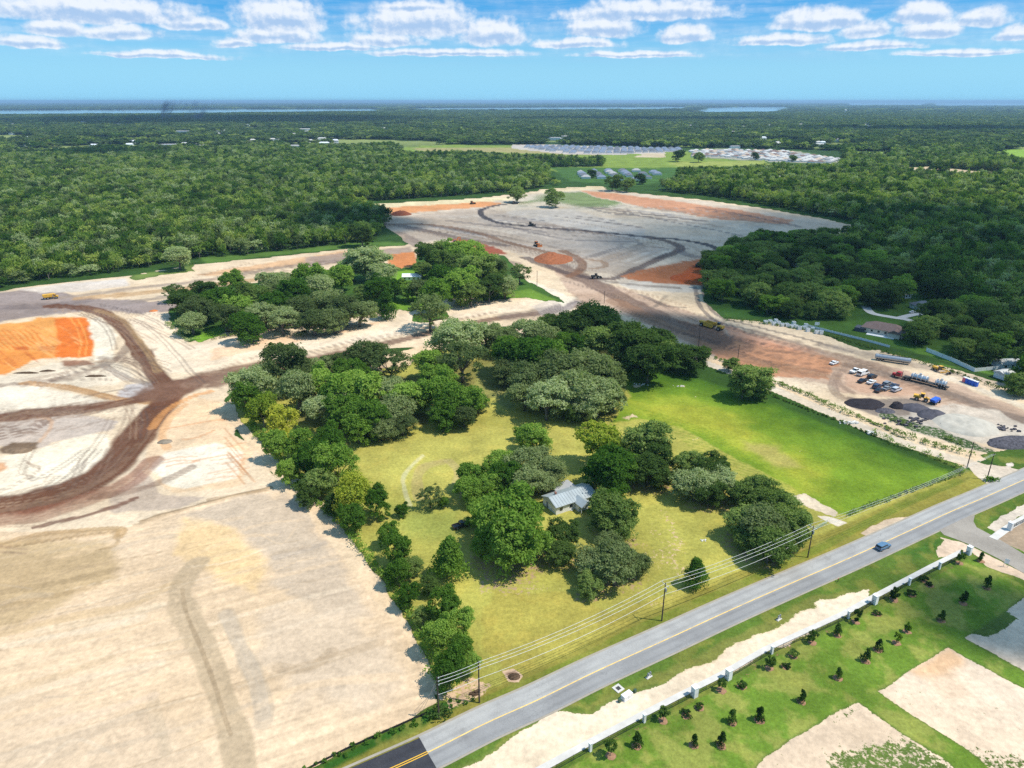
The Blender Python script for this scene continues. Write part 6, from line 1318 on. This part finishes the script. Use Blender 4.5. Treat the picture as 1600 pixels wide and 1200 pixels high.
def wire(a, b, sag, lab, r=.042, m=alu, group='power lines between the poles'):
    P = [a.lerp(b, t) - Vector((0, 0, sag * 4 * t * (1 - t))) for t in np.linspace(0, 1, 13)]; mb = MB(); o = P[0].copy(); mb.tube([q - o for q in P], r, 5)
    w = mb.build('power_line', m); w.location = o; tag(w, lab, 'power line', group)
wl = ('top power line ', 'second power line ', 'third power line ', 'lowest power line ')
for i, j, s, lab in ((0, 1, .25, 'between the corner pole and its neighbour'), (1, 2, 1.4, 'from the tree row pole to the crossarm pole'), (2, 3, 1.2, 'from the crossarm pole to the pole by the oak group')):
    for k in range(4): wire(PP[i][1][k], PP[j][1][k], s, wl[k] + lab)
for k in range(3): wire(PP[3][1][k], PP[5][1][k], 1.2, wl[k] + 'from the oak group pole to the lane mouth pole', .03)
b0 = px(686, 1124)
for k, (dx, dy) in enumerate(((-3.8, 1.6), (-4.6, 1.9), (-5.4, 2.2))): wire(b0 + Vector((0, 0, 11 - k * 1.1)), b0 + Vector((dx, dy, 0)), 0, ('innermost', 'middle', 'outermost')[k] + ' guy wire bracing the corner pole', .03, steel, 'guy wires of the corner pole')
# ------------------------------------------------------------------ roadside boxes
rz = ang((969,1094),(990,1080)); e = empty('utility_cabinet', px(979, 1090), rz); tag(e, 'long white utility cabinet on the verge beside the sidewalk', 'utility cabinet')
MB().box((0, 0, .62), (2.5, 1.2, 1.1)).build('cabinet', white, e, .04); MB().box((0, 0, .04), (2.9, 1.6, .12)).build('pad', M_conc, e); MB().box((0, -.61, .62), (.03, .03, .95)).build('door_seam', dark, e)
for k, (x, y, lab) in enumerate(((992,1082,'small green service box at the right end of the white cabinet'), (968,1097,'small green service box at the left end of the white cabinet'))): o = MB().box((0, 0, .45), (.6, .5, .9)).build('service_box', mat('dark_green_box', (.05, .10, .06), .5)); o.location = px(x, y); o.rotation_euler.z = rz; tag(o, lab, 'service box')
e = empty('storm_drain', px(966, 1076), rz); tag(e, 'square concrete storm drain inlet on the verge above the white cabinet', 'storm drain')
for s in (-1, 1): MB().box((s * .75, 0, .06), (.5, 2.0, .16)).build('rim', M_conc, e); MB().box((0, s * .75, .055), (.996, .5, .15)).build('rim', M_conc, e)
MB().box((0, 0, .03), (1.0, 1.0, .03)).build('grate', dark, e)
for (x, y, lab) in ((1014, 1058, 'grey valve assembly on the verge left, nearer the white cabinet'), (1217, 968, 'grey valve assembly on the verge farther up the road')):
    e = empty('backflow_valve', px(x, y), rz); tag(e, lab, 'valve', 'grey roadside valve assemblies')
    MB().tube([(-.6, 0, 0), (-.6, 0, .9), (0, 0, 1.1), (.6, 0, .9), (.6, 0, 0)], .11, 7).build('pipe', grey, e)
    for s in (-.35, .35): MB().tube([(s, 0, .9), (s, 0, 1.35)], [.22, .16], 8).build('valve_body', grey, e)
    MB().box((0, 0, .05), (1.7, .7, .1)).build('pad', M_conc, e)
e = empty('marker_post', px(1309, 921 - 12)); tag(e, 'small dark marker post alone on the roadside grass', 'post'); MB().tube([(0, 0, 0), (0, 0, .9)], .09, 6).build('post', wood, e); MB().tube([(0, 0, .9), (0, 0, 1.05)], .14, 6).build('cap', red, e)
e = empty('entrance_sign', px(1571, 886), -.4); tag(e, 'white sign panel on two posts beside the side road', 'sign'); MB().box((0, 0, 1.9), (1.1, .06, 1.5)).build('panel', white, e)
for s in (-1, 1): MB().box((s * .5, .07, 1.2), (.09, .07, 2.4)).build('post', steel, e)
# ------------------------------------------------------------------ far houses
def far_house(rm, wm, L, Wd, h, hr, name):
    e = empty(name, (0, -500, 0)); MB().box((0, 0, h / 2), (L, Wd, h)).build('wall', wm, e); a, b, z = L / 2 + .4, Wd / 2 + .4, h + .02; k = b * .8
    MB().add([(-a, -b, z), (a, -b, z), (a, b, z), (-a, b, z), (-a + k, 0, z + hr), (a - k, 0, z + hr)], [(0, 1, 5, 4), (2, 3, 4, 5), (1, 2, 5), (3, 0, 4), (0, 3, 2, 1)]).build('roof', rm, e); return e
def estate(P, dx, dy, protos, lab, group, skew=0.0, p=.9, mx=400):
    L = pxa(P); x0, y0 = L.min(0); x1, y1 = L.max(0); pts = []
    y = y0
    while y < y1:
        x = x0
        while x < x1:
            xx = x + (y - y0) * skew + random.uniform(-1, 1); pts.append((xx, y + random.uniform(-2, 2))); x += dx
        y += dy
    A_ = np.array(pts); k = pip(A_[:, 0], A_[:, 1], L) > 0; n = 0
    for (x, y), q in zip(pts, k):
        if not q or random.random() > p or n >= mx: continue
        pr = random.choice(protos); c = pr if not pr.get('used') else copy_tree(pr)
        if c is pr: pr['used'] = 1
        c.location = (x, y, 0); c.rotation_euler.z = random.choice((0, 0, math.pi / 2)) + skew * .3; tag(c, lab, 'house', group); n += 1
    return n
fw = mat('far_white_wall', (.74, .74, .72), .8)
A1 = [far_house(m, fw, 15, 11, 3, 3.0, 'townhouse') for m in (blue_r, slate_r, blue_r)]; A2 = [far_house(m, fw, 14, 12, 2.8, 2.6, 'bungalow') for m in (grey_r, lt_r, lt_r, tan_r, brown_r)]; A3 = [far_house(m, fw, 15, 11, 3, 3.0, 'villa') for m in (blue_r, slate_r, grey_r)]
n1_ = estate([(800,228),(880,229),(1064,233),(1060,237),(960,241),(900,240),(850,236)], 18, 33, A1, 'dark blue-roofed house in the dense new estate behind the far meadow', 'blue-roofed houses of the far estate', .15, .92, 150)
n2_ = estate([(1078,236),(1130,233.5),(1250,237.5),(1312,248),(1305,256),(1240,254),(1190,251),(1120,245),(1085,246)], 19, 26, A2, 'pale grey-roofed bungalow in the far estate right of the meadow', 'grey-roofed bungalows of the far estate', -.1, .9, 150)
n3_ = estate([(888,272),(960,262),(1050,264),(1048,276),(1000,285),(930,281),(893,282)], 26, 30, A3, 'large blue-grey roofed house between the meadow and the clearing', 'blue-grey roofed houses beyond the clearing', 0, .8, 24)
for pr in A1 + A2 + A3:
    for c in pr.children: pass
    if 'used' not in pr:
        for c in list(pr.children): bpy.data.objects.remove(c)
        bpy.data.objects.remove(pr)
for o in list(bpy.data.objects):
    if 'used' in o: del o['used']
print('estates', n1_, n2_, n3_)
for (x, y, w, h, lab) in FARB:
    e = house('far_building', x, y, random.uniform(-.2, .2), w, max(8, w * .4), h, 1.5, random.choice((lt_r, grey_r)), fw, lab, 'building', .6, False)
for (x, y, w, left) in FARR:
    e = house('far_building', x, y, random.uniform(-.4, .4), w, 11, 6.5, 3, random.choice((lt_r, lt_r, grey_r, mat('white_metal_roof', (.72, .75, .78)))), fw, 'small pale roof among the far trees %s' % ('on the left' if left else 'on the right'), 'house', .6, False, group='pale roofs scattered in the far %s woods' % ('left' if left else 'right'))
e = empty('water_tower', px(1320, 179)); tag(e, 'white bulb water tower rising above the far right woods', 'water tower')
MB().tube([(0, 0, 0), (0, 0, 6), (0, 0, 30)], [5, 2.6, 2.6], 12).build('stem', white, e); MB().tube([(0, 0, 29), (0, 0, 33), (0, 0, 38), (0, 0, 42), (0, 0, 44)], [3, 8, 10, 7, 1], 16).build('tank', white, e)
# ------------------------------------------------------------------ smoke rising far off
sm = MB(); sm.box((0, 0, 70), (420, 60, 130)); m = bpy.data.materials.new('smoke'); m.use_nodes = True; q = G(m.node_tree); q.n.remove(q.n['Principled BSDF'])
tc = q.new('ShaderNodeTexCoord').outputs['Object']; s_x = q.new('ShaderNodeSeparateXYZ'); q.put(s_x.inputs[0], tc)
lean = q.new('ShaderNodeCombineXYZ'); q.put(lean.inputs[0], q.m('SUBTRACT', s_x.outputs[0], q.m('MULTIPLY', s_x.outputs[2], .5))); q.put(lean.inputs[1], s_x.outputs[1]); q.put(lean.inputs[2], q.m('MULTIPLY', s_x.outputs[2], .5))
nn = q.noise(lean.outputs[0], .018, 5, .6); env = q.m('MULTIPLY', q.mr(q.m('ABSOLUTE', s_x.outputs[0]), 80, 165, 1, 0), q.mr(q.m('ABSOLUTE', s_x.outputs[1]), 10, 29, 1, 0)); env = q.m('MULTIPLY', env, q.m('MULTIPLY', q.mr(s_x.outputs[2], 90, 133, 1, 0), q.mr(s_x.outputs[2], 6, 40, 0, 1)))
pv = q.new('ShaderNodeVolumePrincipled'); pv.inputs['Color'].default_value = (.40, .40, .58, 1); q.put(pv.inputs['Density'], q.m('MULTIPLY', q.m('MULTIPLY', q.mr(nn, .47, .72), env), .06)); q.l.new(pv.outputs[0], q.n['Material Output'].inputs['Volume'])
o = sm.build('smoke', m); pp = px(288, 190); o.location = (pp.x, pp.y, 0); o['kind'] = 'stuff'; tag(o, 'thin grey-violet smoke drifting up in front of the far lake', 'smoke')
# ------------------------------------------------------------------ clouds overhead that shade parts of the land
cm_ = bpy.data.materials.new('cloud_vapour'); cm_.use_nodes = True; q = G(cm_.node_tree); q.n.remove(q.n['Principled BSDF'])
tc = q.new('ShaderNodeTexCoord').outputs['Object']; P_ = q.new('ShaderNodeNewGeometry').outputs['Position']; oi = q.new('ShaderNodeObjectInfo')
fl = q.v('MULTIPLY', tc, (1, 1, 0)); rad = q.v('LENGTH', fl); al_ = q.m('MULTIPLY', q.mr(q.m('ADD', rad, q.m('MULTIPLY', q.m('SUBTRACT', q.noise(P_, .006, 5, .6), .5), .9)), .55, 1.0, 1, 0), q.mr(oi.outputs['Alpha'], 0, 1, 0, 1, 'LINEAR'))
df = q.new('ShaderNodeBsdfDiffuse'); df.inputs[0].default_value = (.9, .9, .92, 1); tl = q.new('ShaderNodeBsdfTranslucent'); tl.inputs[0].default_value = (.8, .82, .86, 1); m1 = q.new('ShaderNodeMixShader'); q.l.new(df.outputs[0], m1.inputs[1]); q.l.new(tl.outputs[0], m1.inputs[2])
tr = q.new('ShaderNodeBsdfTransparent'); m2 = q.new('ShaderNodeMixShader'); q.put(m2.inputs[0], al_); q.l.new(tr.outputs[0], m2.inputs[1]); q.l.new(m1.outputs[0], m2.inputs[2]); q.l.new(m2.outputs[0], q.n['Material Output'].inputs[0])
def cloud(x, y, rx, ry_, alt, lab, dens_=.8, seed=1):
    t = px(x, y); c = t + sund / sund.z * alt; n = 40; V = []; Fc = []
    for j in range(13):
        for i in range(n):
            a = 6.2832 * i / n; ph = -math.pi / 2 + math.pi * j / 12; q_ = math.cos(ph); zz_ = math.sin(ph); V.append((math.cos(a) * q_, math.sin(a) * q_, zz_ if zz_ > 0 else zz_ * .3))
    V = np.array(V); d = .85 + .3 * fbm(V[:, 0] * 3 + seed, V[:, 1] * 3 + V[:, 2], seed, 3); V = V * d[:, None]
    Fc = [(j * n + i, j * n + (i + 1) % n, (j + 1) * n + (i + 1) % n, (j + 1) * n + i) for j in range(12) for i in range(n)]
    me = mesh_np('cloud', V, Fc, [cm_], smooth=True); o = obj('cloud', me, None, c); o.scale = (rx, ry_, min(rx, ry_) * .35); o.color = (1, 1, 1, dens_); o.visible_camera = True; tag(o, lab, 'cloud')
cloud(1480, 395, 330, 330, 900, 'cumulus high above the right forest and houses', .7, 1)
cloud(900, 355, 230, 190, 900, 'small cumulus high above the far cleared land', .14, 2)
cloud(1000, 520, 70, 50, 900, 'small cumulus puff high above the dark oak grove', .8, 4)
cloud(570, 350, 90, 90, 900, 'small cumulus puff high above the forest corner', .8, 3)
cloud(360, 188, 1600, 1300, 1000, 'broad cumulus high above the left far woods', .9, 5)
cloud(1450, 204, 700, 330, 1000, 'broad cumulus high above the right far woods', .9, 6)
cloud(1000, 187, 1100, 600, 1000, 'long cumulus high above the middle far woods', .8, 8)
cloud(150, 243, 200, 120, 900, 'small cumulus high above the left forest', .6, 9)
cloud(1560, 960, 26, 22, 900, 'wisp of cloud high above the landscaped lawn', .8, 7)
